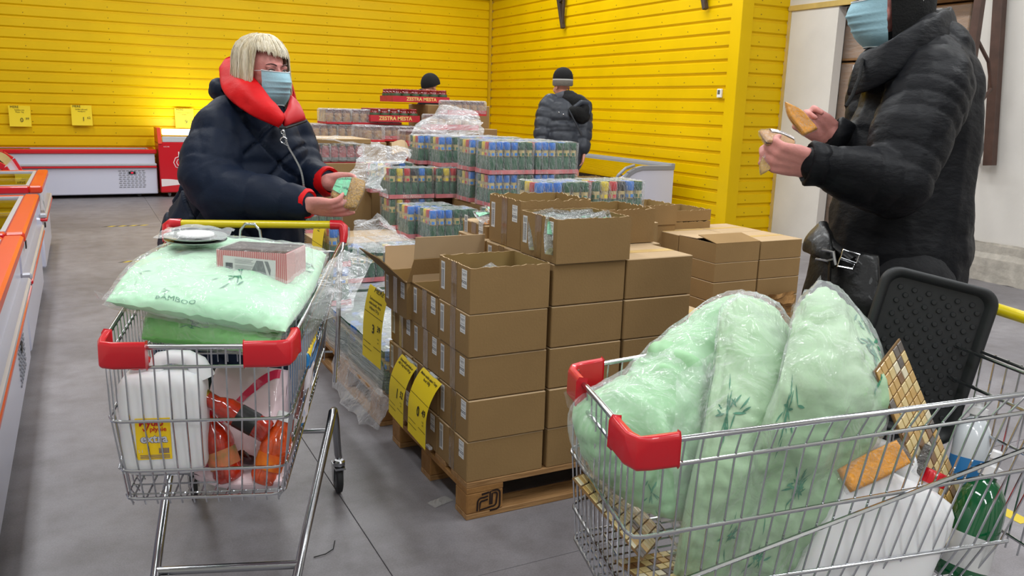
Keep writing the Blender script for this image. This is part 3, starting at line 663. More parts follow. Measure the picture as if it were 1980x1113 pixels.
# low stack of flat cartons to the right, on its own pallet
for r in range(2):
    for c in range(3):
        for k in range(4):
            if r == 0 and c == 0 and k == 3: continue
            x_ = 3.50+.372*c; cc = ['left', 'centre', 'right'][c]
            if c < 2: carton('flat closed carton, %s layer, %s column, %s row of the low stack' % (names[k], cc, ('front', 'back')[r]), x_, 4.0+.38*r, .144+.126*k, w_=.36, d=.37, h=.124, end=False)
open_carton('flat carton with lid sprung open at its left, front of low stack', 3.50, 4.0, .144+.126*3, w_=.36, d=.37, h=.122, end=False, rag=.001, flaps=[('S', pi-.16, .183, .0), ('N', pi-.03, .183, .0)])
# open-topped cartons near the yellow wall
for (x, y, z, w_, h, lab, sd) in ((3.28, 4.55, .69, .33, .135, 'open carton of folded white sheets, left of the low stack', 31), (3.08, 4.95, .84, .32, .12, 'raised open carton in front of the grey freezer', 33), (3.64, 4.6, .70, .31, .075, 'crushed open carton right of the white-sheet carton', 35), (3.64, 4.6, .63, .31, .065, 'crushed carton squeezed under the crushed open one', 37)):
    open_carton(lab, x, y, z, w_=w_, d=.34, h=h, end=False, seed=sd, rag=.011, mat_=CB)
for k in range(4): carton('closed carton, %s layer under the open carton of white sheets' % names[k], 3.27, 4.56, .144+.1364*k, w_=.34, d=.34, h=.1355, end=False)
for k in range(4): carton('closed carton, %s layer under the crushed cartons' % names[k], 3.64, 4.6, .144+.1215*k, w_=.32, d=.34, h=.1205, end=False)
for k in range(5): carton('closed carton, %s layer under the raised open carton' % names[k], 3.07, 4.96, .144+.139*k, w_=.34, d=.36, h=.138, end=False)
wp = mat('paper_white', (206, 206, 204), .7)
for i in range(3):
    b = MB(); b.grid(lambda u, v: (u*.11, v*.16, .02*nz((u*3+i, v*3, 0), 1)), 5, 5); b.build('paper_sheet', wp, label='folded white sheet in the open carton left of the low stack', cat='paper', group='white sheets in the carton', mw=T(3.31+.08*i, 4.66, .745) @ RX(.25) @ RZ(.2*i))
# torn carton scraps beside the low stack
b = MB(); b.grid(lambda u, v: (u*.3+.02*nz((u*5, v*5, 1), 1), .05*nz((u*4, v*3, 2), 1), v*.13+.03*nz((u*9, v*2, 3), 1)), 14, 7); b.build('cardboard_scrap', mat('torn_card', (150, 112, 66), .9, var=.2, vscale=20), label='torn brown cardboard piece at foot of the low carton stack', cat='cardboard', mw=T(3.86, 3.965, .17) @ RX(.15))
# tall wrapped store cartons seen through the opening
for i, (y, z, h, lab) in enumerate(((4.75, 0, .14, 0), (6.0, 0, .14, 0))):
    dup(pal2, T(8.40, y+.1, 0) @ RZ(pi/2), ('wooden pallet in the store room, nearer the camera', 'wooden pallet in the store room, farther one')[i])
SW = film('stretch_brown', .10, .35, .1, .8, 10, stretch=(1, 1, 6))
for i, (y, z, h) in enumerate(((5.38, .144, .93), (5.38, 1.08, .95), (6.13, .144, .93), (6.13, 1.08, .95), (5.38, 2.04, .5), (6.13, 2.04, .5), (5.38, 2.55, .6), (6.13, 2.55, .6))):
    o = thing('storage_carton', 'big brown film-wrapped carton in the store room, %s, %s stack' % (('at the foot', 'second up')[(i % 2)] if i < 4 else ('third up', 'topmost')[i > 5], ('near', 'far')[(i//2) % 2 if i < 4 else i % 2]), 'box', T(7.56, y, z))
    b = MB(); b.box(0, 0, 0, .8, .72, h-.01, ch=.006); b.build('carton', mat('carton_dark', (150, 112, 74), .8, var=.15, vscale=4, stretch=(1, 1, 5)), o)
    b = MB(); b.box(-.004, -.004, .02, .805, .725, h-.02, ch=.01); b.build('stretch_film', SW, o)
    b = MB(); b.box(-.008, .3, h-.1, -.006, .55, h-.04, k=0); b.box(-.0085, .32, h-.08, -.0082, .4, h-.06, k=1); b.build('paper_label', [WS, BI], o)
# price tags clipped to the aisle side
TG = mat('tag_card', (242, 212, 12), .55); TI = mat('tag_ink', (32, 26, 10), .6)
def tag(lab, top, W_, Hh, bulge, lines, big, small, head=None, tilt=0, bend=.9, yaw=0):
    """card hanging on an aisle-side face (normal -x), top edge centre at top"""
    o = thing('price_tag', lab, 'price tag', T(*top) @ RZ(-pi/2+yaw) @ RY(tilt))
    def S_(u, v):   # u across, v down 0..1 ; x right, y outwards is -y
        a = v*bend; r = Hh/max(bend, .01)
        return Vector(((u-.5)*W_, -(bulge+r*(math.sin(a)*.55))+.0, -r*(1-math.cos(a))*1.0-Hh*v*.72 + (.0)))
    def S2(u, v):
        # top sticks out then curves down
        t = v; return Vector(((u-.5)*W_, -bulge*math.sin(min(1, t*1.5)*pi/2)-.004, -Hh*(t**1.25)))
    b = MB(); b.grid(lambda u, v: tuple(S2(u, v)), 9, 22); b.build('card', TG, o, True)
    b = MB()
    def put(txt, size, u, v, bold=0):
        vs, fs = text_mesh(txt, size, 'CENTER', bold)
        b.add([tuple(S2(u+x/W_, v-y/Hh)+Vector((0, -.0015, .0005))) for x, y, z in vs], fs)
    if head: put(head, .042, .55, .06)
    for i, l in enumerate(lines): put(l, .0155 if not head else .017, .5, (.09 if not head else .22)+i*.065, .02)
    put(big, .05, .56, .60, .03); put(small, .034, .84, .56, .02); put('EUR', .009, .84, .68); put('gab', .009, .84, .72)
    for v_, u0, u1 in ((.42, 0.02, .98), (.8, .6, .98), (.8, .05, .45), (.87, .05, .5)):
        b.add([tuple(S2(u, vv)+Vector((0, -.0012, .0003))) for vv in (v_, v_+.006) for u in (u0, (u0+u1)/2, u1)], [(0, 1, 4, 3), (1, 2, 5, 4)])
    b.build('lettering', TI, o)
    b = MB(); b.box(-.03, -.006, -.012, .03, .006, .004, ch=.002); b.build('clip', mat('clip_clear', (205, 210, 212), .2), o)
    return o
tag('yellow price tag reading 3 39 on the film-wrapped packs', (1.115, 3.40, .655), .20, .33, .03, ['Šarlotes komposts', 'stikla burkā, vītņu', 'krājums 720 g'], '3', '39', head='MERE', tilt=.08, yaw=.1)
tag('yellow price tag reading 1 52, left of the two low ones', (1.125, 3.05, .435), .175, .25, .055, ['Universālā garšviela ar', 'sāls Tasty food 100 gr'], '1', '52', tilt=.05)
tag('yellow price tag reading 0 49, right of the two low ones', (1.125, 2.80, .45), .19, .255, .06, ['Melnie maltie pipari Tasty', 'food 100g'], '0', '49', tilt=.05)
tag('yellow price tag hanging low behind the yellow trolley handle', (1.135, 4.49, .785), .22, .28, .02, ['Mērce', 'tomātu'], '2', '19')
for (y, z, s_) in ((2.83, .15, 'nearer'), (3.20, .16, 'farther')):
    b = MB(); b.box(-.012, -.02, -.006, .002, .02, .006, ch=.002, k=0); b.box(-.0125, -.012, -.004, -.0121, .012, .004, k=1); b.build('label_scrap', [WS, mat('print_grey', (150, 150, 160), .6)], label='small white label scrap stuck to the pallet edge, %s one' % s_, cat='label', mw=T(1.126, y, z))

# ---------------- bottle packs ----------------
GB = mat('green_bottle', (40, 98, 70), .12, coat=.6, var=.2, vscale=12); LB = mat('label_beige', (206, 186, 128), .55, var=.15, vscale=60)
SP = mat('spice_fill', (96, 82, 60), .5, var=.4, vscale=60)
CAPS = {'blue': (14, 112, 204), 'green': (10, 84, 52), 'yellow': (226, 200, 20), 'red': (196, 24, 40), 'black': (32, 34, 42)}
BM = {}
for k_, c_ in CAPS.items():
    b = MB(); cm = mat('cap_'+k_, c_, .3, coat=.3); pm = mat('patch_'+k_, tuple(min(255, x+30) for x in c_), .5)
    b.lathe([(.012, .0), (.024, .002), (.026, .008), (.026, .085), (.022, .107), (.0205, .113), (.0205, .154), (.0225, .155), (.0235, .160), (.0235, .197), (.021, .203)], 12, ks=[0, 0, 0, 0, 1, 2, 3, 3, 3, 3])
    b.box(-.011, -.0212, .117, .009, -.0195, .135, k=4); b.box(-.022, -.012, .117, -.0195, .012, .135, k=4)
    BM[k_] = mesh_only(b, 'bottle', [GB, SP if k_ != 'green' else GB, LB, cm, pm])
    BM[k_].polygons.foreach_set('use_smooth', [True]*len(BM[k_].polygons)); BM[k_].set_sharp_from_angle(angle=.7)
PF = film('shrink_film', .06, .55, .13, .9, 34, stretch=(1, 1, .45)); PFT = film('shrink_film_heavy', .30, .6, .2, 1.0, 30)
TRY = mat('tray_red', (196, 96, 104), .6, rgb2=(214, 150, 152), vscale=9)
def wrap_mesh(nx, ny, p, h, seed):
    """shrink film hugging the rows of bottles, wavy over the caps"""
    W_, D_ = nx*p, ny*p; b = MB(); M_ = 8*nx; N_ = 8*ny
    def top(u, v):
        return (u*W_, v*D_, h+.006*abs(math.sin(u*nx*pi))*abs(math.sin(v*ny*pi))+.004*nz((u*9, v*9, seed), 1.3)+.002)
    b.grid(top, 3*nx+1, 3*ny+1)
    def side(p0, p1, nrm, n):
        def fn(u, v):
            z = v*h; L_ = u; k_ = .0035*abs(math.sin(u*n*pi))+.006*nz((u*n*.8+seed, v*3, n), 1.1); pinch = -.012*math.sin(pi*v)**2*(.4+.6*nz((u*2, seed, 0), 1)) if v > .15 else 0
            return (p0[0]+(p1[0]-p0[0])*u+nrm[0]*(k_+pinch*.25), p0[1]+(p1[1]-p0[1])*u+nrm[1]*(k_+pinch*.25), z+(.004*nz((u*9, seed, 1), 1) if v > .9 else 0))
        b.grid(fn, 3*n+1, 7)
    side((0, 0), (W_, 0), (0, -1), nx); side((W_, 0), (W_, D_), (1, 0), ny); side((W_, D_), (0, D_), (0, 1), nx); side((0, D_), (0, 0), (-1, 0), ny)
    return mesh_only(b, 'shrink_wrap', PF)
P_ = .0550
WM = {}
FR_PAT = {'A': ['blue']*4+['green']*2, 'B': ['blue']*3+['green']*3, 'M': ['green', 'yellow', 'red', 'black', 'blue', 'green'], 'C': ['blue']*2+['green']*4}
LF_PAT = ['blue', 'red', 'yellow', 'green']
def trayf(nx, ny):
    b = MB(); b.box(-.002, -.002, 0, nx*P_+.002, ny*P_+.002, .004)
    for q in ((-.003, -.003, nx*P_+.003, 0), (-.003, ny*P_, nx*P_+.003, ny*P_+.003), (-.003, 0, 0, ny*P_), (nx*P_, 0, nx*P_+.003, ny*P_)): b.box(q[0], q[1], 0, q[2], q[3], .028)
    return mesh_only(b, 'tray', TRY)
TM = {}
def pack(lab, x, y, z, pat='A', nx=6, ny=4, rz=0, text=False, fill=True, group=None):
    o = thing('bottle_pack', lab, 'bottle pack', T(x, y, z) @ RZ(rz), group)
    if (nx, ny) not in TM: TM[nx, ny] = trayf(nx, ny)
    tr = link('tray', TM[nx, ny], o)
    for i in range(nx):
        for j in range(ny):
            if not (i == 0 or j == 0 or fill): continue
            c_ = FR_PAT[pat][i] if j == 0 else (LF_PAT[j % 4] if i == 0 else random.choice(('blue', 'green', 'green', 'green')))
            q = link('bottle', BM[c_], o); q.location = (P_*(i+.5), P_*(j+.5), .004); q.rotation_euler = (0, 0, random.uniform(-.5, .5))
    k_ = (nx, ny, random.randrange(3))
    if k_ not in WM: WM[k_] = wrap_mesh(nx, ny, P_, .209, k_[2]*5)
    w_ = link('shrink_wrap', WM[k_], o)
    if text:
        b = MB(); b.text('Mia Aroma', .03, T(nx*P_/2, -.0045, .014) @ RX(pi/2)); b.build('lettering', mat('letter_cream', (236, 220, 214), .5), tr)
    return o
LT = lambda k: .150+.2145*k
ord_ = ['first', 'second', 'third', 'fourth', 'fifth', 'sixth']
random.seed(11)
# top layer: front corner packs, then packs stepping back to the left
row_y = {}
F1 = (2.382,4.974,1.008); P2c = (2.374,5.272,1.008); P3c = (2.284,5.655,1.008)
for k, nm in ((4, 'top'), (3, 'second from top')):
    rr = [(F1[1], [F1[0], F1[0]+.345]), (P2c[1], [P2c[0], P2c[0]+.345]), (P3c[1], [P3c[0]+.02, P3c[0]+.365])]
    if k == 4: rr.append((P3c[1]+.235, [P3c[0]-.05, P3c[0]+.295]))
    for r, (y, xs) in enumerate(rr):
        for c, x in enumerate(xs):
            pack('shrink-wrapped bottle pack, %s layer, %s row from the front, %s from left' % (nm, ord_[r], ord_[c]), x, y, LT(k), pat=('A', 'B', 'C')[(c+r) % 3 if c else (0, 0, 2, 0)[r]], fill=(k == 4))
MA = (1.900,5.575,0.794)
pack('shrink-wrapped bottle pack with a cream name lettered on its red tray', MA[0], MA[1], LT(3), pat='M', nx=6, text=True)
pack('bottle pack between the lettered tray and the stepped packs', MA[0]+.345, MA[1]-.02, LT(3), pat='M')
pack('bottle pack behind the lettered tray, only its cap tops visible', MA[0]-.06, MA[1]+.24, LT(3)+.02, pat='M')
SA = (2.245,4.309,0.900)
pack('shrink-wrapped bottle pack in front of the top layers, seen over the cartons', 2.06, 3.74, .86, pat='B')
pack('half-hidden bottle pack beside the one behind the open cartons', 2.42, 3.76, .86, pat='M')
M1 = (1.941,4.907,0.579)
pack('step bottle pack with rows of blue caps seen end on, nearest the small carton', M1[0]+.40, M1[1]-.10, LT(2), pat='C')
pack('step bottle pack with three blue caps, left of the blue-capped one', M1[0], M1[1], LT(2), pat='B')
pack('step bottle pack half hidden behind its right neighbour', M1[0]-.06, M1[1]+.24, LT(2), pat='A')
pack('step bottle pack under the pack lettered on its tray', MA[0], MA[1], LT(2), pat='M', fill=False)
pack('low bottle pack behind the torn film, beside the trolley handle', 1.24, MA[1]+.02, LT(2)-.01, pat='A')
LW = (1.634,4.884,0.575)
for r in range(2):
    for c in range(3): pack(('lower bottle pack behind the open flaps, %s from left', 'film-covered bottle pack behind the flaps, %s from left')[r] % ord_[c], LW[0]-.33+.35*c, LW[1]+.24*r, LT(1), pat=('C', 'A', 'B')[(c+r) % 3])
pack('narrow bottle pack behind the low yellow tag at the trolley handle', 1.15, 4.36, LT(1)-.002, pat='A', nx=2, ny=5)
pack('upper narrow bottle pack behind the low yellow tag', 1.15, 4.36, LT(2)-.003, pat='C', nx=2, ny=5)
carton('wide carton under the step packs', 1.30, M1[1]+.22, LT(1), w_=.95, d=.5, h=.21, end=False, seam=False)
carton('tall wide carton under the front top packs', F1[0], F1[1]+.02, .152, w_=.9, d=.6, h=.64, end=False)
carton('tall carton under the packs seen over the open cartons', 2.03, 3.66, .15, w_=.75, d=.32, h=.705, end=False)
carton('tall wide carton under the third top row', P3c[0]+.28, P3c[1]-.03, .0, w_=.9, d=.3, h=.79, end=False)
carton('tall wide carton under the fourth top row', P3c[0]-.05, P3c[1]+.3, .0, w_=1.1, d=.3, h=1.0, end=False)
# film-wrapped lower layers on the pallets (packs wrapped tight together)
SWF = film('stretch_wrap', .16, .55, .14, 1.0, 22, tint=(232, 238, 240), stretch=(.5, .35, 4))
def wrapped_block(lab, x0, y0, z0, x1, y1, z1, sd):
    o = thing('wrapped_pack_stack', lab, 'wrapped stack')
    b = MB(); n = 0
    nx_ = int((x1-x0-.03)/P_); ny_ = int((y1-y0-.03)/P_); nl = max(1, round((z1-z0)/.2145))
    for k in range(nl):
        for i in range(nx_):
            for j in range(ny_):
                if i == 0 or j == 0 or j == ny_-1 or i == nx_-1 or k == nl-1:
                    q = link('bottle', BM[random.choice(('green', 'green', 'green', 'blue'))], o); q.location = (x0+.02+P_*(i+.5), y0+.02+P_*(j+.5), z0+.21*k+.002); n += 1
                    if n >= 290: break
    A_ = [(x0, y0), (x0, y1), (x1, y1), (x1, y0)]
    def fn(u, v):
        t = u*4; s_ = int(t) % 4; q = t-int(t); a, c = A_[s_], A_[(s_+1) % 4]; nx, ny = ((-1, 0), (0, 1), (1, 0), (0, -1))[s_]
        z = z0+.004+(z1-z0-.004)*v; k_ = .008+.012*nz((t*6, v*3, sd), 1)+.006*math.sin(q*40)*nz((v*2, t, 1), 1)-.01*math.sin(v*pi*nl)**4+(.02*(1-v)*nz((t*9, 0, 3), 1))
        return (a[0]+(c[0]-a[0])*q+nx*k_, a[1]+(c[1]-a[1])*q+ny*k_, z)
    b.grid(fn, 161, 16); b.grid(lambda u, v: (x0+(x1-x0)*u, y0+(y1-y0)*v, z1+.01*nz((u*7, v*7, sd), 1)), 20, 20); b.build('stretch_wrap', SWF, o, True)
    return o
wrapped_block('film-wrapped stack of green bottles behind the nearest cartons', 1.14, 3.44, .146, 1.92, 4.64, .362, 1)
wrapped_block('film-wrapped stack beyond, under the torn film and jar packs', 1.14, 4.72, .146, 1.95, 5.86, .36, 3)
# torn heavy plastic bags
def crumple(name, lab, pts, nu, nv, amp, sd, m_, cat='plastic film', seeds=6):
    """sheet through a 3x? control net, crumpled"""
    b = MB(); R_ = len(pts); Q = len(pts[0])
    def cat_(a, t):
        n = len(a); x = t*(n-1); i = min(int(x), n-2); f_ = x-i; f_ = f_*f_*(3-2*f_); return a[i]*(1-f_)+a[i+1]*f_
    P3 = [[Vector(p) for p in r] for r in pts]
    def fn(u, v):
        p = cat_([cat_(r, v) for r in P3], u); s_ = Vector((0, 0, 0))
        for k_, (f_, a_) in enumerate(((3.2, 1), (7, .5), (16, .16), (37, .06))):
            q = p*f_; n_ = Vector((noise.noise(q+Vector((sd, 0, 0))), noise.noise(q+Vector((0, sd, 5))), noise.noise(q+Vector((7, 0, sd)))))
            s_ += Vector([ (abs(c_)*2-.5)*(1 if k_ else 1) for c_ in n_])*a_*amp
        return tuple(p+s_)
    b.grid(fn, nu, nv); return b.build(name, m_, None, True, 180, label=lab, cat=cat)
HF = film('bag_film', .05, .5, .1, .9, 26); HF2 = film('bag_film_milky', .06, .5, .13, .8, 16)
crumple('plastic_bag', 'big crumpled clear film heaped on the top bottle packs', [[(1.962,5.271,1.242), (2.115,5.197,1.260), (2.374,5.067,1.279)], [(2.045,5.473,1.301), (2.198,5.402,1.333), (2.465,5.262,1.324)], [(2.151,5.655,1.325), (2.300,5.608,1.447), (2.484,5.507,1.425)], [(2.228,5.824,1.236), (2.365,5.761,1.270), (2.602,5.645,1.296)]], 44, 44, .035, 3, HF2)
crumple('plastic_bag', 'torn clear film draped over packs left of the lettered tray', [[(1.408,4.911,0.953), (1.455,4.771,0.951), (1.543,4.608,0.944)], [(1.493,5.112,1.013), (1.563,4.963,1.024), (1.671,4.921,1.080)], [(1.635,5.411,1.122), (1.743,5.360,1.142), (1.938,5.253,1.115)], [(1.745,5.713,1.175), (1.888,5.634,1.155), (2.061,5.535,1.115)]], 44, 44, .05, 9, HF2)
crumple('plastic_bag', 'crumpled clear film lying over low bottle packs by the trolley', [[(1.331,4.525,0.628), (1.527,4.428,0.643), (1.740,4.376,0.646)], [(1.406,4.725,0.662), (1.542,4.657,0.672), (1.736,4.554,0.660)], [(1.449,4.842,0.758), (1.557,4.797,0.801), (1.647,4.730,0.719)], [(1.541,5.118,0.668), (1.661,5.065,0.704), (1.728,4.912,0.690)]], 44, 44, .035, 15, HF)
crumple('plastic_bag', 'flattened film over the wrapped stack, right of the 3 39 tag', [[(1.15, 3.45, .40), (1.4, 3.45, .40), (1.8, 3.45, .40)], [(1.16, 3.7, .44), (1.45, 3.7, .45), (1.8, 3.7, .44)], [(1.16, 3.93, .42), (1.45, 3.93, .42), (1.8, 3.93, .42)]], 36, 36, .025, 21, HF)
crumple('plastic_bag', 'loose tail of stretch film trailing on the floor by the pallet', [[(1.13, 3.25, .18), (1.14, 3.6, .16), (1.14, 4.2, .17)], [(1.10, 3.3, .09), (1.09, 3.65, .06), (1.1, 4.2, .09)], [(1.07, 3.36, .02), (1.04, 3.7, .015), (1.08, 4.1, .03)]], 16, 60, .02, 25, HF2)
# ---------------- jars at the back ----------------
JR = mat('tomato_jar', (122, 16, 14), .12, coat=.7, var=.35, vscale=20); JL = mat('jar_label', (62, 88, 58), .5); JC = mat('jar_cap', (134, 22, 20), .35, coat=.3)
b = MB(); b.lathe([(.03, 0), (.04, .006), (.041, .07), (.034, .085), (.032, .088), (.034, .09), (.034, .104), (.03, .107)], 12, ks=[0, 1, 0, 0, 2, 2, 2]); JM = mesh_only(b, 'jar', [JR, JL, JC]); JM.polygons.foreach_set('use_smooth', [True]*len(JM.polygons))
b = MB(); b.lathe([(.022, 0), (.029, .006), (.029, .035), (.029, .09), (.022, .112), (.021, .115), (.023, .117), (.023, .13), (.02, .133)], 12, ks=[1, 1, 0, 0, 0, 2, 2, 2]); PJM = mesh_only(b, 'jar', [mat('pink_jar', (176, 44, 52), .15, coat=.6, var=.3, vscale=14), mat('pink_label', (110, 116, 112), .5), mat('gold_cap', (190, 160, 80), .4, metal=.5)]); PJM.polygons.foreach_set('use_smooth', [True]*len(PJM.polygons))
b = MB(); b.lathe([(.024, 0), (.034, .005), (.034, .085), (.028, .1), (.03, .102), (.03, .116), (.026, .118)], 10, ks=[0, 1, 0, 0, 2, 2]); BJM = mesh_only(b, 'jar', [mat('brown_jar', (110, 58, 36), .2, coat=.4, var=.3, vscale=20), mat('ochre_label', (182, 150, 84), .5, rgb2=(150, 90, 60), vscale=30), mat('dark_cap', (92, 24, 30), .4)]); BJM.polygons.foreach_set('use_smooth', [True]*len(BJM.polygons))
JF = film('jar_film', .16, .5, .15, .9, 30); TR2 = mat('tray_scarlet', (190, 40, 50), .55, var=.15, vscale=12); TXY = mat('tray_print', (240, 196, 120), .5)
def jar_pack(lab, x, y, z, nx, ny, me, p, h, tray=.045, text=None, wrap=False, rz=0, foggy=False):
    o = thing('jar_tray', lab, 'jar pack', T(x, y, z) @ RZ(rz))
    b = MB(); W_, D_ = nx*p, ny*p; b.box(0, 0, 0, W_, D_, .004)
    for q in ((-.003, -.003, W_+.003, 0), (-.003, D_, W_+.003, D_+.003), (-.003, 0, 0, D_), (W_, 0, W_+.003, D_)): b.box(q[0], q[1], 0, q[2], q[3], tray)
    tr = b.build('tray', TR2, o)
    for i in range(nx):
        for j in range(ny): q = link('jar', me, o); q.location = (p*(i+.5), p*(j+.5), .004)
    if text: b = MB(); b.text(text, tray*.8, T(W_/2, -.005, tray*.5) @ RX(pi/2), bold=.03); b.build('lettering', TXY, tr)
    if wrap:
        b = MB()
        b.box(-.006, -.006, .005, W_+.006, D_+.006, h+.01, ch=.012); b.build('shrink_wrap', HF2 if foggy else JF, o, True)
    return o
ax = lambda x, y: (x, y)
# tomato jar tower
TX, TY_ = 2.36, 7.0
jar_pack('top tray of red tomato jars with scarlet tray front', 2.46, 7.12, 1.505-.045, 6, 4, JM, .088, .107, text='ZESTRA MESTA', tray=.052)
jar_pack('second tray of red tomato jars, under the top tray', 2.22, 7.0, 1.335-.045, 5, 4, JM, .088, .107, text='ZESTRA MESTA', tray=.055)
jar_pack('film-wrapped jar pack with white label right of the top tray', 2.84, 6.78, 1.36, 5, 3, BJM, .072, .118, wrap=True)
jar_pack('film-fogged jar pack right of the second tray', 2.62, 6.62, 1.24, 6, 3, BJM, .072, .118, wrap=True, foggy=True)
jar_pack('scarlet-trayed jar pack at the far right of the tower', 3.02, 7.15, 1.36, 4, 3, JM, .088, .107, tray=.07, text='MESTA')
jar_pack('film-wrapped jar pack lower in the tower, with two orange labels', 2.24, 6.9, 1.13, 5, 4, BJM, .072, .118, wrap=True)
jar_pack('milky film-wrapped pack in the middle of the jar tower', 2.36, 6.5, 1.11, 5, 3, BJM, .072, .118, wrap=True, foggy=True)
jar_pack('lowest visible jar pack of the tower, grey film', 2.42, 6.45, .98, 6, 3, BJM, .072, .118, wrap=True, foggy=True)
carton('carton at the base of the tomato jar tower, left half', 2.2, 6.5, 0, w_=.58, d=1.1, h=.975, end=False); carton('carton at the base of the tomato jar tower, right half', 2.8, 6.5, 0, w_=.6, d=1.1, h=.975, end=False)
carton('flat carton packed behind the grey film jar packs', 2.35, 6.88, .98, w_=.9, d=.7, h=.145, end=False); carton('upper flat carton packed inside the jar tower', 2.62, 7.0, 1.13, w_=.8, d=.6, h=.11, end=False); carton('small carton under the top scarlet tray', 2.76, 7.05, 1.245, w_=.6, d=.5, h=.2, end=False)
# ochre jar packs left of it
for k in range(2):
    for c in range(4): jar_pack('ochre-labelled jar pack, %s row up, %s from left, left of the tower' % (('lower', 'upper')[k], ord_[c]), 1.73+.03*k+.222*c+(.09 if k else 0), 7.05-.0*c, 1.135+.128*k, 3, 4, BJM, .072, .118, tray=.02, wrap=True) if not (k and c == 3) else None
carton('carton under the ochre jar packs', 1.68, 6.95, 0, w_=.52, d=.7, h=1.13, end=False)
carton('pale carton sheet between ochre and pink jar packs', 1.36, 5.93, 1.155, w_=.52, d=.5, h=.035, end=False, seam=False)
# pink jar packs
for c in range(3): jar_pack('film-wrapped pack of pink-red jars, %s from left, behind the held packet' % ord_[c], 1.34+.245*c, 5.93, 1.02, 4, 4, PJM, .0605, .133, tray=.0, wrap=True) if c < 2 else None
carton('carton under the pink-red jar packs', 1.34, 5.92, .0, w_=.54, d=.55, h=1.018, end=False)
o = jar_pack('film-wrapped pack of dark-capped jars right of the ochre packs', 2.02, 6.55, 1.14, 2, 4, BJM, .085, .118, tray=.02, wrap=True); carton('carton under the dark-capped jars', 2.0, 6.5, 0, w_=.19, d=.42, h=1.138, end=False)
crumple('plastic_bag', 'clear film sheet lying over the pink-red jar packs', [[(1.32, 5.9, 1.17), (1.6, 5.88, 1.18), (1.92, 5.88, 1.14)], [(1.32, 6.1, 1.2), (1.65, 6.05, 1.21), (1.98, 6.05, 1.17)]], 24, 30, .02, 31, HF)
b = MB(); b.grid(lambda u, v: (u*.14+.02*v, v*.12, .05*math.sin(u*3)+.02*v), 6, 5); b.build('kraft_flap', CT, label='bent pale cardboard flap between the jar packs and film', cat='cardboard', mw=T(1.98, 5.75, 1.09) @ RX(.6) @ RY(.3))

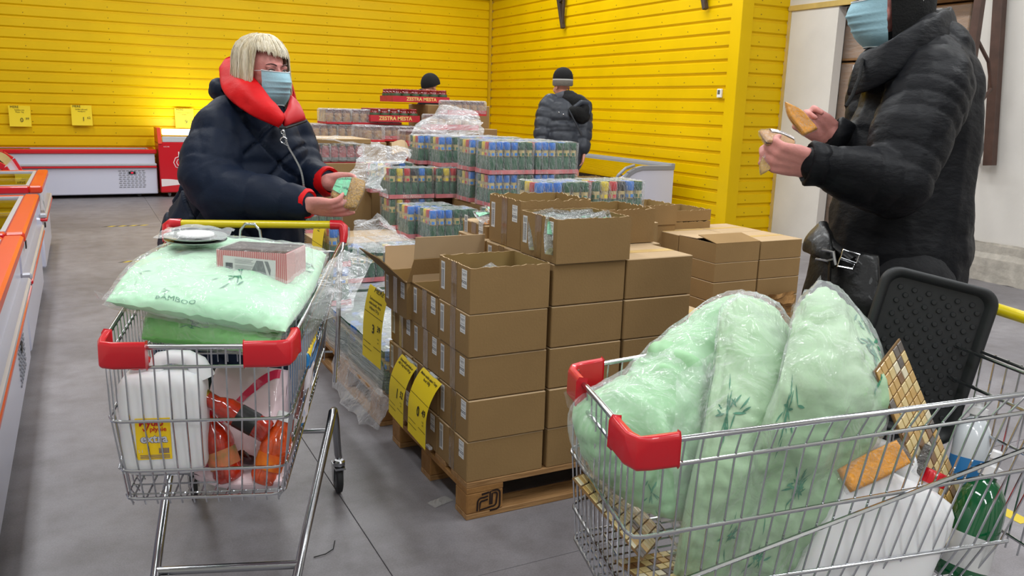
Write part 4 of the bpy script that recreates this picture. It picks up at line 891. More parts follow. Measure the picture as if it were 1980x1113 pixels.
# ---------------- shopping trolleys ----------------
CR = mat('chrome', (196, 198, 202), .16, metal=1.0); CRF = mat('chrome_frame', (170, 172, 176), .22, metal=1.0); RP = mat('red_plastic', (202, 18, 34), .32, coat=.4); YP = mat('yellow_handle', (216, 196, 10), .3, coat=.4)
RB = mat('rubber', (34, 34, 36), .6); HUBM = mat('hub_grey', (92, 96, 98), .5)
FW_, RW_ = .215, .285      # half widths front and rear at the rim
Lc = .90
def rimz(t): return .875+.10*t
def hw(t): return FW_+(RW_-FW_)*t
def make_cart(lab, mw, loop=True):
    o = thing('shopping_trolley', lab, 'trolley', mw)
    # levels: height above floor at front, rear, inset from rim outline
    levels = [(.875, .975, 0, 0), (.825, .93, .002, .004), (.69, .80, .004, .0), (.56, .63, .018, .03), (.485, .545, .026, .04)]
    def out(l, t, s_):
        zf, zr, fi, ti = levels[l]; y = fi*.5; return Vector((s_*(hw(t)-fi-.012*t*l), y+(Lc-.12*l*.3-y)*t, zf+(zr-zf)*t))
    b = MB(); r = .0032
    for l in range(5):
        rr = .0058 if l == 0 else .004; ro = .03
        fl_, fr_ = out(l, 0, -1), out(l, 0, 1); bl, br = out(l, 1, -1), out(l, 1, 1)
        e = ro/Lc
        pts = [bl]+[out(l, .5, -1)]+[out(l, e, -1)]+[fl_+Vector((.008, .008, 0)), fl_+Vector((ro, 0, 0)), fr_+Vector((-ro, 0, 0)), fr_+Vector((-.008, .008, 0))]+[out(l, e, 1), out(l, .5, 1), br]
        if l == 0: # second parallel rail wire makes the doubled rim
            b.tube(pts, rr, 8); b.tube([p+Vector((0, .010, -.006)) for p in pts[3:7]], .004, 6)
        else: b.tube(pts, rr, 6)
    # front bars
    nF = 13
    for i in range(nF):
        u = -1+2*(i+.5)/nF
        pts = []
        for l in range(5):
            a, c = out(l, 0, -1), out(l, 0, 1); pts.append(a+(c-a)*(u+1)/2+Vector((0, .005, 0)))
        pts.append(pts[-1]+Vector((0, .012, -.022))); b.tube(pts, .0022, 5)
    nS = 26
    for s_ in (-1, 1):
        for i in range(nS):
            t = (i+.6)/nS
            pts = [out(l, t, s_)-Vector((s_*.004, 0, 0)) for l in range(5)]
            pts.append(pts[-1]+Vector((-s_*.012, 0, -.02))); b.tube(pts, .0022, 5)
        b.tube([out(3, .02, s_), out(0, .98, s_)+Vector((0, 0, -.08))], .0045, 6)
    # floor grid
    for i in range(12):
        u = -1+2*(i+.5)/12; a, c = out(4, 0, -1), out(4, 0, 1); p, q = out(4, 1, -1), out(4, 1, 1)
        b.tube([a+(c-a)*(u+1)/2+Vector((0, .01, -.005)), p+(q-p)*(u+1)/2], .0025, 5)
    for i in range(16):
        t = (i+.5)/16; b.tube([out(4, t, -1), out(4, t, 1)], .0025, 5)
    b.build('basket', CR, o, True, 60)
    # rear gate
    b = MB(); z0, z1 = .57, .955; y_ = Lc-.02
    for i in range(15):
        x = -.25+.5*i/14; b.tube([(x*.9, y_-.02, z0), (x, y_, z1)], .0022, 5)
    for z in (.6, .78, .95): b.tube([(-.255, y_-.02*(1-(z-z0)/.4), z), (.255, y_-.02*(1-(z-z0)/.4), z)], .0038, 6)
    b.build('rear_gate', CR, o, True, 60)
    # child seat flap with raised centre loop
    b = MB(); sx = .20; y2 = Lc-.07
    b.tube([(-sx-.03, y2, .885), (sx+.03, y2, .885)], .004, 6); b.tube([(-.275, y2+.01, .955), (.275, y2+.01, .955)], .0042, 6)
    if loop: b.tube([(-sx, y2-.01, .88), (-sx, y2-.01, .965), (-sx+.02, y2-.01, .972), (-.055, y2-.01, .972), (-.035, y2-.01, .985), (-.03, y2-.01, 1.03), (-.015, y2-.01, 1.05), (.015, y2-.01, 1.05), (.03, y2-.01, 1.03), (.035, y2-.01, .985), (.055, y2-.01, .972), (sx-.02, y2-.01, .972), (sx, y2-.01, .965), (sx, y2-.01, .88)], .0048, 8)
    b.build('seat_flap', CR, o, True, 60)
    # corner bumpers
    for s_ in (-1, 1):
        b = MB(); w_ = .062
        path = [out(0, .085, s_), out(0, .03, s_), Vector((s_*(FW_-.004), .006, .875)), Vector((s_*(FW_-.03), -.004, .875)), Vector((s_*(FW_-.105), -.004, .875))]
        n = len(path); vs = []
        for i, p in enumerate(path):
            d = (path[min(i+1, n-1)]-path[max(i-1, 0)]).normalized(); nn = Vector((d.y, -d.x, 0))*s_*-1
            if nn.dot(Vector((s_*.3, -.6, 0))) < 0: nn = -nn
            for (o_, z) in ((-.009, .012), (.005, .014), (.010, .006), (.011, -.045), (.004, -.052), (-.009, -.05)): vs.append(p+nn*o_+Vector((0, 0, z)))
        fs = [(6*i+j, 6*i+(j+1) % 6, 6*i+6+(j+1) % 6, 6*i+6+j) for i in range(n-1) for j in range(6)]+[tuple(range(6)), tuple(range(6*n-1, 6*n-7, -1))]
        b.add(vs, fs); p_ = b.build('corner_bumper', RP, o, True, 50)
        m = p_.modifiers.new('b', 'BEVEL'); m.width = .003; m.segments = 2; m.limit_method = 'ANGLE'
    # handle
    zh = 1.03; yh = Lc+.06; hh = .292
    b = MB(); b.tube([(-hh+.03, yh, zh), (hh-.03, yh, zh)], .0135, 14); b.build('handle_bar', YP, o, True, 50)
    for s_ in (-1, 1):
        b = MB(); b.tube([(s_*(hh-.045), yh, zh), (s_*(hh-.01), yh, zh), (s_*hh, yh-.006, zh-.008), (s_*(hh+.002), yh-.02, zh-.035), (s_*hh, yh-.03, zh-.058)], [.017, .017, .017, .0145, .012], 12)
        b.build('handle_end', RP, o, True, 50)
        b = MB(); b.tube([(s_*hh, yh-.03, zh-.05), (s_*(hh-.002), yh-.05, .955), (s_*.278, Lc-.02, .93), (s_*.275, Lc-.06, .70), (s_*.262, Lc-.07, .50)], .006, 8)
        b.tube([(s_*hh, yh-.02, zh-.05), (s_*(hh-.004), yh-.03, .94), (s_*.284, Lc+.0, .90), (s_*.27, Lc-.02, .56)], .006, 8); b.build('handle_support', CR, o, True, 60)
    # tube frame
    b = MB()
    for s_ in (-1, 1):
        b.tube([(s_*.19, .17, .10), (s_*.19, .19, .13), (s_*.205, .33, .20), (s_*.25, .74, .375), (s_*.255, .79, .405), (s_*.258, .82, .40), (s_*.26, .85, .36), (s_*.262, .93, .19), (s_*.262, .965, .165)], .0135, 12)
    b.tube([(-.195, .24, .155), (.195, .24, .155)], .0125, 10); b.tube([(-.25, .72, .365), (.25, .72, .365)], .008, 8)
    b.build('frame', CRF, o, True, 60)
    for s_ in (-1, 1):
        for (y, x, front) in ((.17, .19, 1), (.985, .262, 0)):
            A = T(s_*x, y, 0) @ RZ(.25 if not front else -.1)
            b = MB(); b.lathe([(.016, .118), (.022, .122), (.022, .136), (.016, .142)], 14)
            b.box(-.019, -.03, .112, .019, .022, .119); 
            for q in (-.019, .0165): b.poly([(-.012, .045), (.012, .045), (.024, .118), (-.030, .118)], .0025, T(q, .0, 0) @ Matrix(((0, 0, 1, 0), (-1, 0, 0, .03), (0, 1, 0, 0), (0, 0, 0, 1))))
            f_ = b.build('caster_fork', CRF, o, True, 40); f_.matrix_local = A
            b = MB(); b.lathe([(.048, -.012), (.056, -.009), (.0585, 0), (.056, .009), (.048, .012)], 28, T(0, .03, .0585) @ RY(pi/2)); w_ = b.build('wheel', RB, f_, True, 40)
            b = MB(); b.lathe([(.01, -.0145), (.034, -.013), (.04, -.0115), (.04, .0115), (.034, .013), (.01, .0145)], 20, T(0, .03, .0585) @ RY(pi/2)); b.build('hub', HUBM, f_, True, 30)
    return o
def cmat(o, v):
    v = Vector(v).normalized(); x = Vector((v[1], -v[0], 0)); m = Matrix((x, Vector((v[0], v[1], 0)), Vector((0, 0, 1)))).transposed().to_4x4(); m.translation = Vector(o); return m
MA_ = cmat((.208, 2.02, 0), (.325, .946, 0)); MBm = cmat((.89, 1.325, 0), (.965, -.262, 0))
cartA = make_cart('chrome shopping trolley piled with green pillows, in front of the blonde woman', MA_)
cartB = make_cart('chrome shopping trolley with grey mat and tile sheets, at lower right', MBm, loop=False)

# ---------------- goods in the trolleys ----------------
PGM = mat('pillow_green', (150, 196, 150), .55, var=.08, vscale=6); PGL = mat('pillow_mint', (178, 206, 172), .65, rgb2=(158, 194, 152), vscale=5, bump=.35, bscale=26); PGA = mat('pillow_top_mint', (172, 222, 184), .6, rgb2=(188, 230, 196), vscale=5, bump=.2, bscale=22); PGB = mat('pillow_bright', (120, 206, 110), .5, rgb2=(150, 222, 138), vscale=4)
PRN = mat('leaf_print', (64, 134, 104), .6); PRD = mat('leaf_print_dark', (34, 92, 48), .6)
BAG = film('pillow_bag', .05, .42, .07, 1.0, 13); BAGC = film('bag_end', .10, .5, .12, .9, 16)
def net(pts):
    P3 = [[Vector(p) for p in r] for r in pts]
    def cr(a, t):
        n = len(a); x = min(max(t, 0), 1)*(n-1); i = min(int(x), n-2); f_ = x-i
        p0 = a[max(i-1, 0)]; p1 = a[i]; p2 = a[i+1]; p3 = a[min(i+2, n-1)]
        return .5*((2*p1)+(p2-p0)*f_+(2*p0-5*p1+4*p2-p3)*f_*f_+(3*p1-p0-3*p2+p3)*f_**3)
    return lambda u, v: cr([cr(r, v) for r in P3], u)
def leaf_cluster(S_, u0, v0, size, n, sd, out):
    """printed bamboo leaves following surface S_(u,v)"""
    rnd = random.Random(sd); b = out
    for i in range(n):
        a = rnd.uniform(0, 2*pi); du, dv = math.cos(a), math.sin(a); L_ = size*rnd.uniform(.28, .6); q0 = size*rnd.uniform(0, 1.0); uu = u0+du*q0*rnd.uniform(-1, 1); vv = v0+dv*q0*rnd.uniform(-1, 1)
        vs = []
        for k_ in range(5):
            t = k_/4; w_ = size*.035*math.sin(pi*(t*.9+.05)); vs += [S_(uu+du*L_*t-dv*w_, vv+dv*L_*t+du*w_), S_(uu+du*L_*t+dv*w_, vv+dv*L_*t-du*w_)]
        b.add(vs, [(2*j, 2*j+1, 2*j+3, 2*j+2) for j in range(4)])
def pillow(lab, pts, thick, sd, m_, prints=(), bag=True, amp=.010, edge=.55, nu=84, wr=1.0, bagm=None, text=None):
    """soft stuffed shape through a control net with puckered edges; both faces"""
    o = thing('pillow', lab, 'pillow'); N_ = net(pts)
    def nrm(u, v):
        e = .02; a = N_(min(1, u+e), v)-N_(max(0, u-e), v); c_ = N_(u, min(1, v+e))-N_(u, max(0, v-e)); n = a.cross(c_)
        return n.normalized() if n.length > 1e-9 else Vector((0, -1, 0))
    def surf(side, off=0, k_=1):
        def fn(u, v):
            pr = max(0, (1-abs(2*u-1)**2.6)*(1-abs(2*v-1)**2.6))**edge
            p = N_(u, v); n = nrm(u, v); q = p*1
            d_ = q+.05*Vector((noise.noise(q*6), noise.noise(q*6+Vector((9, 9, 9))), 0)); wv = noise.noise(q*6+Vector((sd, 0, 0)))*amp*1.4+(abs(noise.noise(Vector((d_.x*15, d_.y*15, d_.z*7+sd))))-.25)*amp*2.4*wr+(abs(noise.noise(Vector((d_.x*22+sd, d_.y*22, d_.z*34))))-.2)*amp*1.1*wr+noise.noise(q*60)*amp*.15*wr
            pk = amp*.8*noise.noise(Vector((u*22, v*22, sd)))*(1-pr)
            return p+n*side*(thick*pr+wv*pr*k_+off)+n*pk
        return fn
    ta = N_(.5, .5); cn = nrm(.5, .5); sgn = 1 if cn.dot(Vector((0, 0, H_CAM))-ta+Vector((0, 0, 0))) > 0 else -1
    b = MB(); b.grid(surf(1), nu, nu); b.grid(surf(-1), nu, nu); b.build('cushion', m_, o, True, 180)
    if prints:
        b = MB(); S_ = lambda u, v: surf(sgn, .0022)(u, v)
        for (u0, v0, sz, n, s2) in prints: leaf_cluster(S_, u0, v0, sz, n, s2, b)
        if text:
            vs, fs = text_mesh(text[0], text[3]); b.add([S_(text[1]+y*1.2, text[2]+x*1.3) for x, y, z in vs], fs)
        b.build('leaf_print', PRN, o, kind='stuff')
    if bag:
        b = MB(); rim = lambda side: (lambda u, v: surf(side, .006+.01*abs(noise.noise(Vector((u*9, v*9, sd+4)))), .4)((u*1.0), (v*1.0))+(N_(u, v)-N_(.5, .5))*.03)
        b.grid(rim(1), 40, 40); b.grid(rim(-1), 40, 40); b.build('plastic_bag', bagm or BAG, o, True, 180)
    return o
H_CAM = 1.4500
# trolley A, local positions pushed through its matrix
def LA(x, y, z): return tuple(MA_ @ Vector((x, y, z)))
pillow('bright green pillow in clear plastic, under the top pillow in the front trolley', [[LA(-.17, .17, .85), LA(0, .12, .85), LA(.18, .05, .85)], [LA(-.18, .30, .885), LA(0, .28, .90), LA(.18, .3, .885)], [LA(-.18, .62, .90), LA(0, .64, .91), LA(.18, .62, .90)]], .055, 3, PGB, prints=[(.12, .42, .13, 12, 1), (.1, .8, .06, 3, 2)], amp=.008)
pillow('pale mint pillow in crackled plastic, on top of the front trolley', [[LA(-.235, .13, .955), LA(0, .09, .925), LA(.20, .05, .895)], [LA(-.245, .40, .985), LA(0, .40, .965), LA(.245, .36, .94)], [LA(-.21, .70, .99), LA(0, .76, .985), LA(.25, .74, .965)]], .05, 8, PGA, prints=[(.28, .62, .12, 12, 5), (.62, .88, .12, 12, 6), (.1, .3, .08, 5, 7), (.3, .15, .08, 6, 8)], amp=.008, text=('BAMBOO', .05, .36, .034))
crumple('plastic_bag', 'crumpled loose bag end of the mint pillow, right of the trolley rim', [[(0.489,2.203,0.895), (0.547,2.237,0.919), (0.644,2.434,0.988)], [(0.491,2.131,0.842), (0.583,2.159,0.912), (0.685,2.421,1.023)], [(0.569,2.160,0.884), (0.620,2.140,0.913), (0.746,2.327,1.001)]], 40, 40, .018, 41, BAGC)
crumple('plastic_bag', 'small clear bag tab sticking out left of the mint pillow', [[(0.004,2.627,0.897), (0.034,2.588,0.894), (0.066,2.482,0.904)], [(0.013,2.617,0.874), (0.039,2.581,0.877), (0.065,2.477,0.883)]], 14, 20, .006, 43, BAGC)
crumple('plastic_bag', 'clear film bunched at the back left corner of the front trolley', [[(0.078,2.651,0.913), (0.176,2.720,0.933), (0.233,2.864,0.937)], [(0.087,2.704,0.918), (0.204,2.881,0.944), (0.275,3.026,0.978)], [(0.230,2.921,0.927), (0.266,2.962,0.935), (0.382,2.904,0.942)]], 30, 30, .015, 45, BAGC)
# film-wrapped plate set
o = thing('plate_pack', 'film-wrapped white plates with grey rim on the mint pillow', 'plates', MA_ @ T(-.10, .50, 1.052) @ RX(.03) @ RY(.03))
b = MB(); b.lathe([(.035, -.006), (.085, .008), (.087, .011), (.06, .008), (.055, .0)], 32); b.lathe([(.035, -.016), (.085, -.002), (.087, .001), (.06, -.002), (.055, -.01)], 32); b.build('plate', mat('plate_grey', (150, 156, 152), .25, coat=.5), o, True)
b = MB(); b.grid(lambda u, v: ((u-.5)*.19*math.cos(0), (v-.5)*.17, .016+.022*math.sin(pi*u)*math.sin(pi*v)+.008*nz((u*5, v*5, 1), 1)), 24, 24); b.build('film_wrap', HF2, o, True, 180)
b = MB(); b.lathe([(.0, .018), (.05, .017), (.052, .013)], 20); b.build('white_insert', WS, o)
# pink striped carton
def stripe_mat():
    m = mat('stripe_pink', (206, 120, 122), .35, coat=.3); n = m.node_tree.nodes; L = m.node_tree.links; tc = n['Texture Coordinate']
    wv = n.new('ShaderNodeTexWave'); wv.inputs['Scale'].default_value = 62; wv.bands_direction = 'X'; L.new(tc.outputs['Object'], wv.inputs[0])
    r = n.new('ShaderNodeValToRGB'); r.color_ramp.interpolation = 'CONSTANT'; r.color_ramp.elements[0].color = lin((190, 84, 88))+(1,); r.color_ramp.elements[1].color = lin((228, 186, 184))+(1,); r.color_ramp.elements[1].position = .5
    L.new(wv.outputs[0], r.inputs[0]); L.new(r.outputs[0], n['Principled BSDF'].inputs['Base Color']); return m
pA, pB = (0.301,2.308,0.973), (0.464,2.200,0.971)
vx = Vector(pB)-Vector(pA); vx.z = vx.z*1; Wp = vx.length; up = Vector((0, 0, 1)); Fm = frame(pA, vx, Vector((-vx.y, vx.x, .0)))
o = thing('striped_carton', 'pink striped carton with white printed label on the mint pillow', 'box', Fm)
b = MB(); b.box(0, 0, 0, Wp, .14, .082, ch=.001); b.build('carton', stripe_mat(), o)
b = MB(); b.box(.004, -.0, .083, Wp-.004, .138, .0835); b.build('window', mat('window_dark', (120, 100, 84), .1, coat=1, var=.3, vscale=20), o)
A = T(0, -.0008, 0) @ RX(pi/2)
b = MB(); b.add([(.018, .016, 0), (.158/.19*Wp, .008, 0), (.16/.19*Wp, .062, 0), (.02, .068, 0)], [(0, 1, 2, 3)], A); b.build('paper_label', WS, o)
b = MB(); A2 = T(0, -.0014, 0) @ RX(pi/2) @ Matrix.Rotation(-.03, 4, 'Z')
b.add([(.088, .014, 0), (.108, .014, 0), (.113, .026, 0), (.124, .026, 0), (.129, .014, 0), (.142, .014, 0), (.128, .062, 0), (.110, .062, 0)], [(0, 1, 2, 7), (2, 3, 6, 7), (3, 4, 5, 6)], A2, 0)
b.add([(.132, .062, 0), (.142, .062, 0), (.150, .04, 0), (.148, .022, 0)], [(0, 1, 2, 3)], A2, 0)
b.text('3572', .018, T(.125, -.002, .013) @ RX(pi/2), k=1, bold=.04)
for i in range(16): x = .024+.0013*i; b.add([(x, .034, 0), (x+.0005+.0004*(i % 3), .034, 0), (x+.0005+.0004*(i % 3), .05, 0), (x, .05, 0)], [(0, 1, 2, 3)], A2, 1)
b.add([(.022, .020, 0), (.046, .020, 0), (.046, .026, 0), (.022, .026, 0)], [(0, 1, 2, 3)], A2, 1)
for i in range(14):
    y = .018+.0033*i
    if i % 5 != 4: b.add([(.05, y, 0), (.096+.004*(i % 3), y, 0), (.096+.004*(i % 3), y+.0009, 0), (.05, y+.0009, 0)], [(0, 1, 2, 3)], A2, 2)
b.build('lettering', [mat('grey_letter', (132, 134, 138), .5), BI, mat('fine_print', (150, 152, 158), .6)], o)
b = MB(); b.box(-.002, -.003, -.001, Wp+.022, .145, .088, ch=.006); b.build('film_wrap', film('carton_film', .02, .35, .07, .5, 30), o)
# jerrycans
JW = mat('jug_white', (232, 232, 234), .38, sss=.15, spec=.4)
def jug(lab, mw, W_=.19, D_=.12, Hj=.285, red_cap=True, lean=None, label=True):
    o = thing('jerrycan', lab, 'jerrycan', mw); b = MB(); n = 36
    def sec(z, w_, d, p=5):
        r = []
        for i in range(n):
            t = 2*pi*i/n; c_, s_ = math.cos(t), math.sin(t); r.append((math.copysign(abs(c_)**(2/p), c_)*w_/2, math.copysign(abs(s_)**(2/p), s_)*d/2, z))
        return r
    hs = [(0, .86, .84), (.006, .95, .93), (.02, 1, 1), (.5*Hj, 1.0, 1.0), (.72*Hj, 1, 1), (.80*Hj, .97, .95), (.86*Hj, .86, .80), (.885*Hj, .6, .62), (.89*Hj, .3, .4)]
    vs = []; fs = []
    for z, a, c_ in hs: vs += sec(z, W_*a, D_*c_)
    for k_ in range(len(hs)-1):
        for i in range(n): fs.append((k_*n+i, k_*n+(i+1) % n, (k_+1)*n+(i+1) % n, (k_+1)*n+i))
    fs.append(tuple(range(n))[::-1]); fs.append(tuple(range((len(hs)-1)*n, len(hs)*n))); b.add(vs, fs)
    b.tube([(-W_*.10, 0, .84*Hj), (-W_*.08, 0, .93*Hj), (-W_*.02, 0, .985*Hj), (W_*.10, 0, Hj), (W_*.30, 0, .99*Hj), (W_*.40, 0, .94*Hj), (W_*.46, 0, .80*Hj)], [.022, .018, .014, .013, .014, .018, .024], 14, flat=1.35)
    b.lathe([(.024, .80*Hj), (.021, .90*Hj), (.021, .94*Hj)], 18, T(-W_*.27, 0, 0))
    b.build('container', JW, o, True, 50)
    b = MB(); b.lathe([(.026, .915*Hj), (.0265, .92*Hj), (.0265, .985*Hj), (.024, .995*Hj)], 24, T(-W_*.27, 0, 0)); 
    for i in range(24): a = 2*pi*i/24; b.box(-.001, .0262, .92*Hj, .001, .0278, .98*Hj, Tm=T(-W_*.27, 0, 0) @ RZ(a))
    b.build('screw_cap', mat('cap_scarlet', (206, 20, 36), .35, coat=.3), o, True, 40)
    if label:
        y = -D_/2-.0012; A = T(-.003, y, .118) @ RX(pi/2)
        LS = T(-.012, y, .10) @ SC(1.22, 1, 1.22) @ T(0, -y, -.10); b = MB(); b.T = LS; b.box(-.036, y, .055, .030, y+.001, .142); b.build('paper_label', mat('label_yellow', (246, 206, 30), .45), o)
        b = MB(); b.T = LS; b.text('Mydło', .0185, T(-.006, y-.001, .132) @ RX(pi/2), k=0, bold=.03); b.text('w płynie', .0135, T(.0, y-.001, .119) @ RX(pi/2), k=0, bold=.02)
        b.text('extra', .024, T(-.002, y-.001, .099) @ RX(pi/2), k=1, bold=.02); b.text('5 l', .009, T(-.029, y-.001, .073) @ RX(pi/2), k=1)
        for i in range(10): x = .006+.002*i; b.box(x, y-.001, .068, x+.001, y-.0005, .079, k=2)
        for i in range(3): b.box(-.03, y-.001, .058+.003*i, .026, y-.0005, .0588+.003*i, k=2)
        b.build('lettering', [mat('label_red', (196, 28, 30), .5), mat('label_grey', (206, 208, 216), .5), mat('label_violet', (70, 70, 140), .5)], o)
        b = MB(); b.T = LS; b.text('extra', .024, T(-.0025, y-.0005, .0985) @ RX(pi/2), bold=.05); b.build('lettering', mat('label_violet', (70, 70, 140), .5), o)
    return o
jug('white soap jerrycan with yellow label standing in the front trolley', MA_ @ T(-.100, .085, .540) @ RZ(.03), W_=.20, D_=.13, Hj=.285)
# bottles of tomato sauce
SR = mat('sauce_red', (166, 38, 16), .12, coat=1, var=.35, vscale=40); SR2 = mat('sauce_orange', (196, 70, 20), .12, coat=1, var=.35, vscale=40); RCAP = mat('cap_red', (190, 20, 26), .35); GCAP = mat('cap_gold', (196, 158, 60), .3, metal=.8); SL1 = mat('sauce_label', (218, 118, 84), .5, rgb2=(120, 116, 60), vscale=26); SL2 = mat('sauce_label_orange', (222, 120, 20), .5, rgb2=(196, 60, 20), vscale=22)
SILV = mat('label_black', (30, 30, 30), .4); 
def sauce(lab, p, q, m1, ml, mcap, Rb=.042, jar=False, tie=False):
    p = Vector(p); q = Vector(q); L_ = (q-p).length; o = thing('sauce_bottle', lab, 'bottle', align(p, q-p))
    s_ = L_/.26
    prof = [(.02, 0), (Rb*.8, .006), (Rb*.9, .02), (Rb*.97, .035), (Rb*.9, .05), (Rb*.93, .055), (Rb*.93, .115), (Rb, .125), (Rb*1.02, .15), (Rb*.9, .18), (Rb*.5, .21), (.018, .225), (.017, .24)] if not jar else [(.025, 0), (Rb, .008), (Rb, .16), (Rb*.8, .185), (Rb*.62, .2), (Rb*.62, .24)]
    prof = [(r, z*s_) for r, z in prof]
    b = MB(); b.lathe(prof, 24); b.build('bottle', m1, o, True, 60)
    r1 = prof[5][0]+.0008 if not jar else Rb+.0008
    b = MB(); b.lathe([(r1, (.056 if not jar else .05)*s_), (r1, (.114 if not jar else .12)*s_)], 24); b.build('label', ml, o, True)
    b = MB(); cr = .021 if not jar else Rb*.68; b.lathe([(cr, .236*s_), (cr, .262*s_), (cr*.9, .266*s_)], 20); b.build('cap', mcap, o, True, 40)
    if tie: b = MB(); b.box(-.007, -Rb*1.02-.001, .10*s_, .007, -Rb*1.02, .25*s_, ch=.0002, Tm=RZ(.2)); b.build('hang_tag', WS, o)
    return o
sauce('jar of red sauce with gold lid lying across the other bottles', (0.374,2.046,0.623), (0.224,2.124,0.719), SR, SILV, GCAP, .03, True)
sauce('bottle of tomato sauce with tomato label, next to the jerrycan', (0.283,2.084,0.490), (0.237,2.151,0.669), SR, SL1, RCAP, .041, tie=True)
sauce('bottle of orange sauce with white cap at the trolley corner', (0.350,2.027,0.495), (0.420,2.055,0.662), SR2, SL2, mat('cap_white', (230, 230, 230), .4), .038, tie=True)
sauce('dark sauce bottle lying behind the other bottles', (0.322,2.139,0.517), (0.408,2.227,0.588), mat('sauce_dark', (60, 20, 16), .15, coat=1), mat('label_pale', (206, 196, 200), .5), RCAP, .035)
# wrapped hygiene packs
def soft_pack(name, lab, cat, pts, thick, sd, mats, art=None):
    o = thing(name, lab, cat); N_ = net(pts)
    def nrm(u, v):
        e = .03; return (N_(min(1, u+e), v)-N_(max(0, u-e), v)).cross(N_(u, min(1, v+e))-N_(u, max(0, v-e))).normalized()
    def surf(s_, off=0):
        return lambda u, v: N_(u, v)+nrm(u, v)*s_*(thick*max(0, (1-abs(2*u-1)**8)*(1-abs(2*v-1)**8))**.35+.004*noise.noise(N_(u, v)*25+Vector((sd, 0, 0)))+off)
    b = MB(); b.grid(surf(1), 30, 30, k=0); b.grid(surf(-1), 30, 30, k=0); b.build('pack', mats[0], o, True, 180)
    c0 = N_(.5, .5); sg = 1 if nrm(.5, .5).dot(Vector((0, 0, H_CAM))-c0) > 0 else -1
    for (pf, m_) in (art or []):
        b = MB(); n = 20
        vs = [surf(sg, .0018)(*pf(i/(n-1), j)) for i in range(n) for j in (0, .33, .66, 1)]
        b.add(vs, [(4*i+j, 4*i+j+1, 4*i+j+5, 4*i+j+4) for i in range(n-1) for j in range(3)]); b.build('printed_swoosh', m_, o)
    return o
PKW = mat('pack_pinkwhite', (232, 206, 212), .2, coat=.8, var=.06, vscale=6, bump=.4, bscale=9, stretch=(1, 1, .25)); PKR = mat('pack_rose', (214, 40, 84), .2, coat=.8)
soft_pack('hygiene_pack', 'pale pink film-wrapped pack with rose swoosh standing in the front trolley', 'pack', [[(0.309,2.368,0.715), (0.398,2.298,0.714), (0.466,2.230,0.722)], [(0.263,2.305,0.597), (0.355,2.237,0.608), (0.438,2.163,0.622)], [(0.242,2.232,0.493), (0.325,2.159,0.509), (0.413,2.094,0.527)]], .045, 3, [PKW], [((lambda t, j: (.05+.55*(1-t)**1.5+.12*j, .25+.72*t)), PKR)])
soft_pack('hygiene_pack', 'flat pink and white pack lying under the sauce bottles', 'pack', [[(0.198,2.132,0.506), (0.282,2.062,0.492), (0.390,1.987,0.511)], [(0.248,2.285,0.486), (0.348,2.229,0.468), (0.451,2.178,0.478)], [(0.301,2.479,0.448), (0.410,2.420,0.437), (0.522,2.366,0.455)]], .022, 5, [PKW], [((lambda t, j: (.05+.5*t, .05+.2*j)), PKR)])
soft_pack('tissue_pack', 'blue and yellow topped pack at the right side of the front trolley', 'pack', [[LA(.205, .28, .77), LA(.205, .52, .78)], [LA(.20, .28, .68), LA(.20, .52, .69)], [LA(.185, .28, .55), LA(.185, .50, .58)]], .03, 8, [mat('pack_blue', (36, 130, 196), .3, coat=.5)], [((lambda t, j: (.02+.10*j, .1+.8*t)), mat('pack_yellow', (228, 196, 40), .4)), ((lambda t, j: (.3+.6*j, .0+.5*t)), mat('pack_pale', (222, 214, 220), .4))])
soft_pack('dark_bag', 'dark green bag standing behind the jerrycan', 'bag', [[(0.220,2.574,0.665), (0.317,2.524,0.668)], [(0.210,2.544,0.521), (0.320,2.488,0.524)], [(0.201,2.519,0.400), (0.311,2.462,0.403)]], .05, 9, [mat('bag_dark', (20, 40, 34), .4)])
# ----- trolley B
pillow('mint pillow in clear plastic slumped at the front of the right trolley', [[(1.305,1.548,0.977), (1.413,1.535,1.010), (1.505,1.504,0.983)], [(1.090,1.509,0.832), (1.197,1.433,0.891), (1.388,1.404,0.890)], [(0.908,1.449,0.816), (0.981,1.318,0.783), (1.212,1.312,0.759)], [(0.973,1.412,0.663), (1.009,1.287,0.628), (1.107,1.268,0.593)]], .045, 21, PGM, prints=[(.85, .55, .09, 10, 12)], amp=.013)
pillow('long folded mint pillow standing upright in the middle of the right trolley', [[(1.260,1.405,1.002), (1.315,1.408,1.039), (1.414,1.396,1.009)], [(1.148,1.292,0.870), (1.207,1.241,0.879), (1.391,1.286,0.888)], [(1.061,1.234,0.712), (1.141,1.193,0.714), (1.273,1.171,0.734)], [(1.045,1.248,0.491), (1.116,1.200,0.482), (1.230,1.142,0.510)]], .042, 25, PGL, prints=[(.42, .3, .14, 22, 22), (.8, .5, .1, 12, 23)], amp=.012)
pillow('largest pale green pillow in clear plastic, rising highest in the right trolley', [[(1.386,1.278,1.033), (1.438,1.285,1.078), (1.524,1.268,0.999)], [(1.210,1.175,0.900), (1.302,1.128,0.925), (1.462,1.130,0.869)], [(1.146,1.190,0.703), (1.254,1.135,0.718), (1.370,1.076,0.733)], [(1.111,1.202,0.488), (1.213,1.150,0.473), (1.327,1.092,0.501)]], .05, 29, PGL, prints=[(.22, .72, .13, 26, 31), (.40, .2, .12, 20, 32), (.66, .45, .13, 20, 33), (.85, .3, .10, 14, 34)], amp=.014)
crumple('plastic_bag', 'clear bag corner standing up beside the largest pillow', [[(1.402,1.338,1.029), (1.435,1.329,1.064), (1.469,1.320,1.097)], [(1.381,1.332,0.960), (1.403,1.302,0.978), (1.452,1.296,1.058)], [(1.322,1.284,0.873), (1.339,1.259,0.902), (1.368,1.255,0.993)]], 26, 26, .008, 51, BAGC)
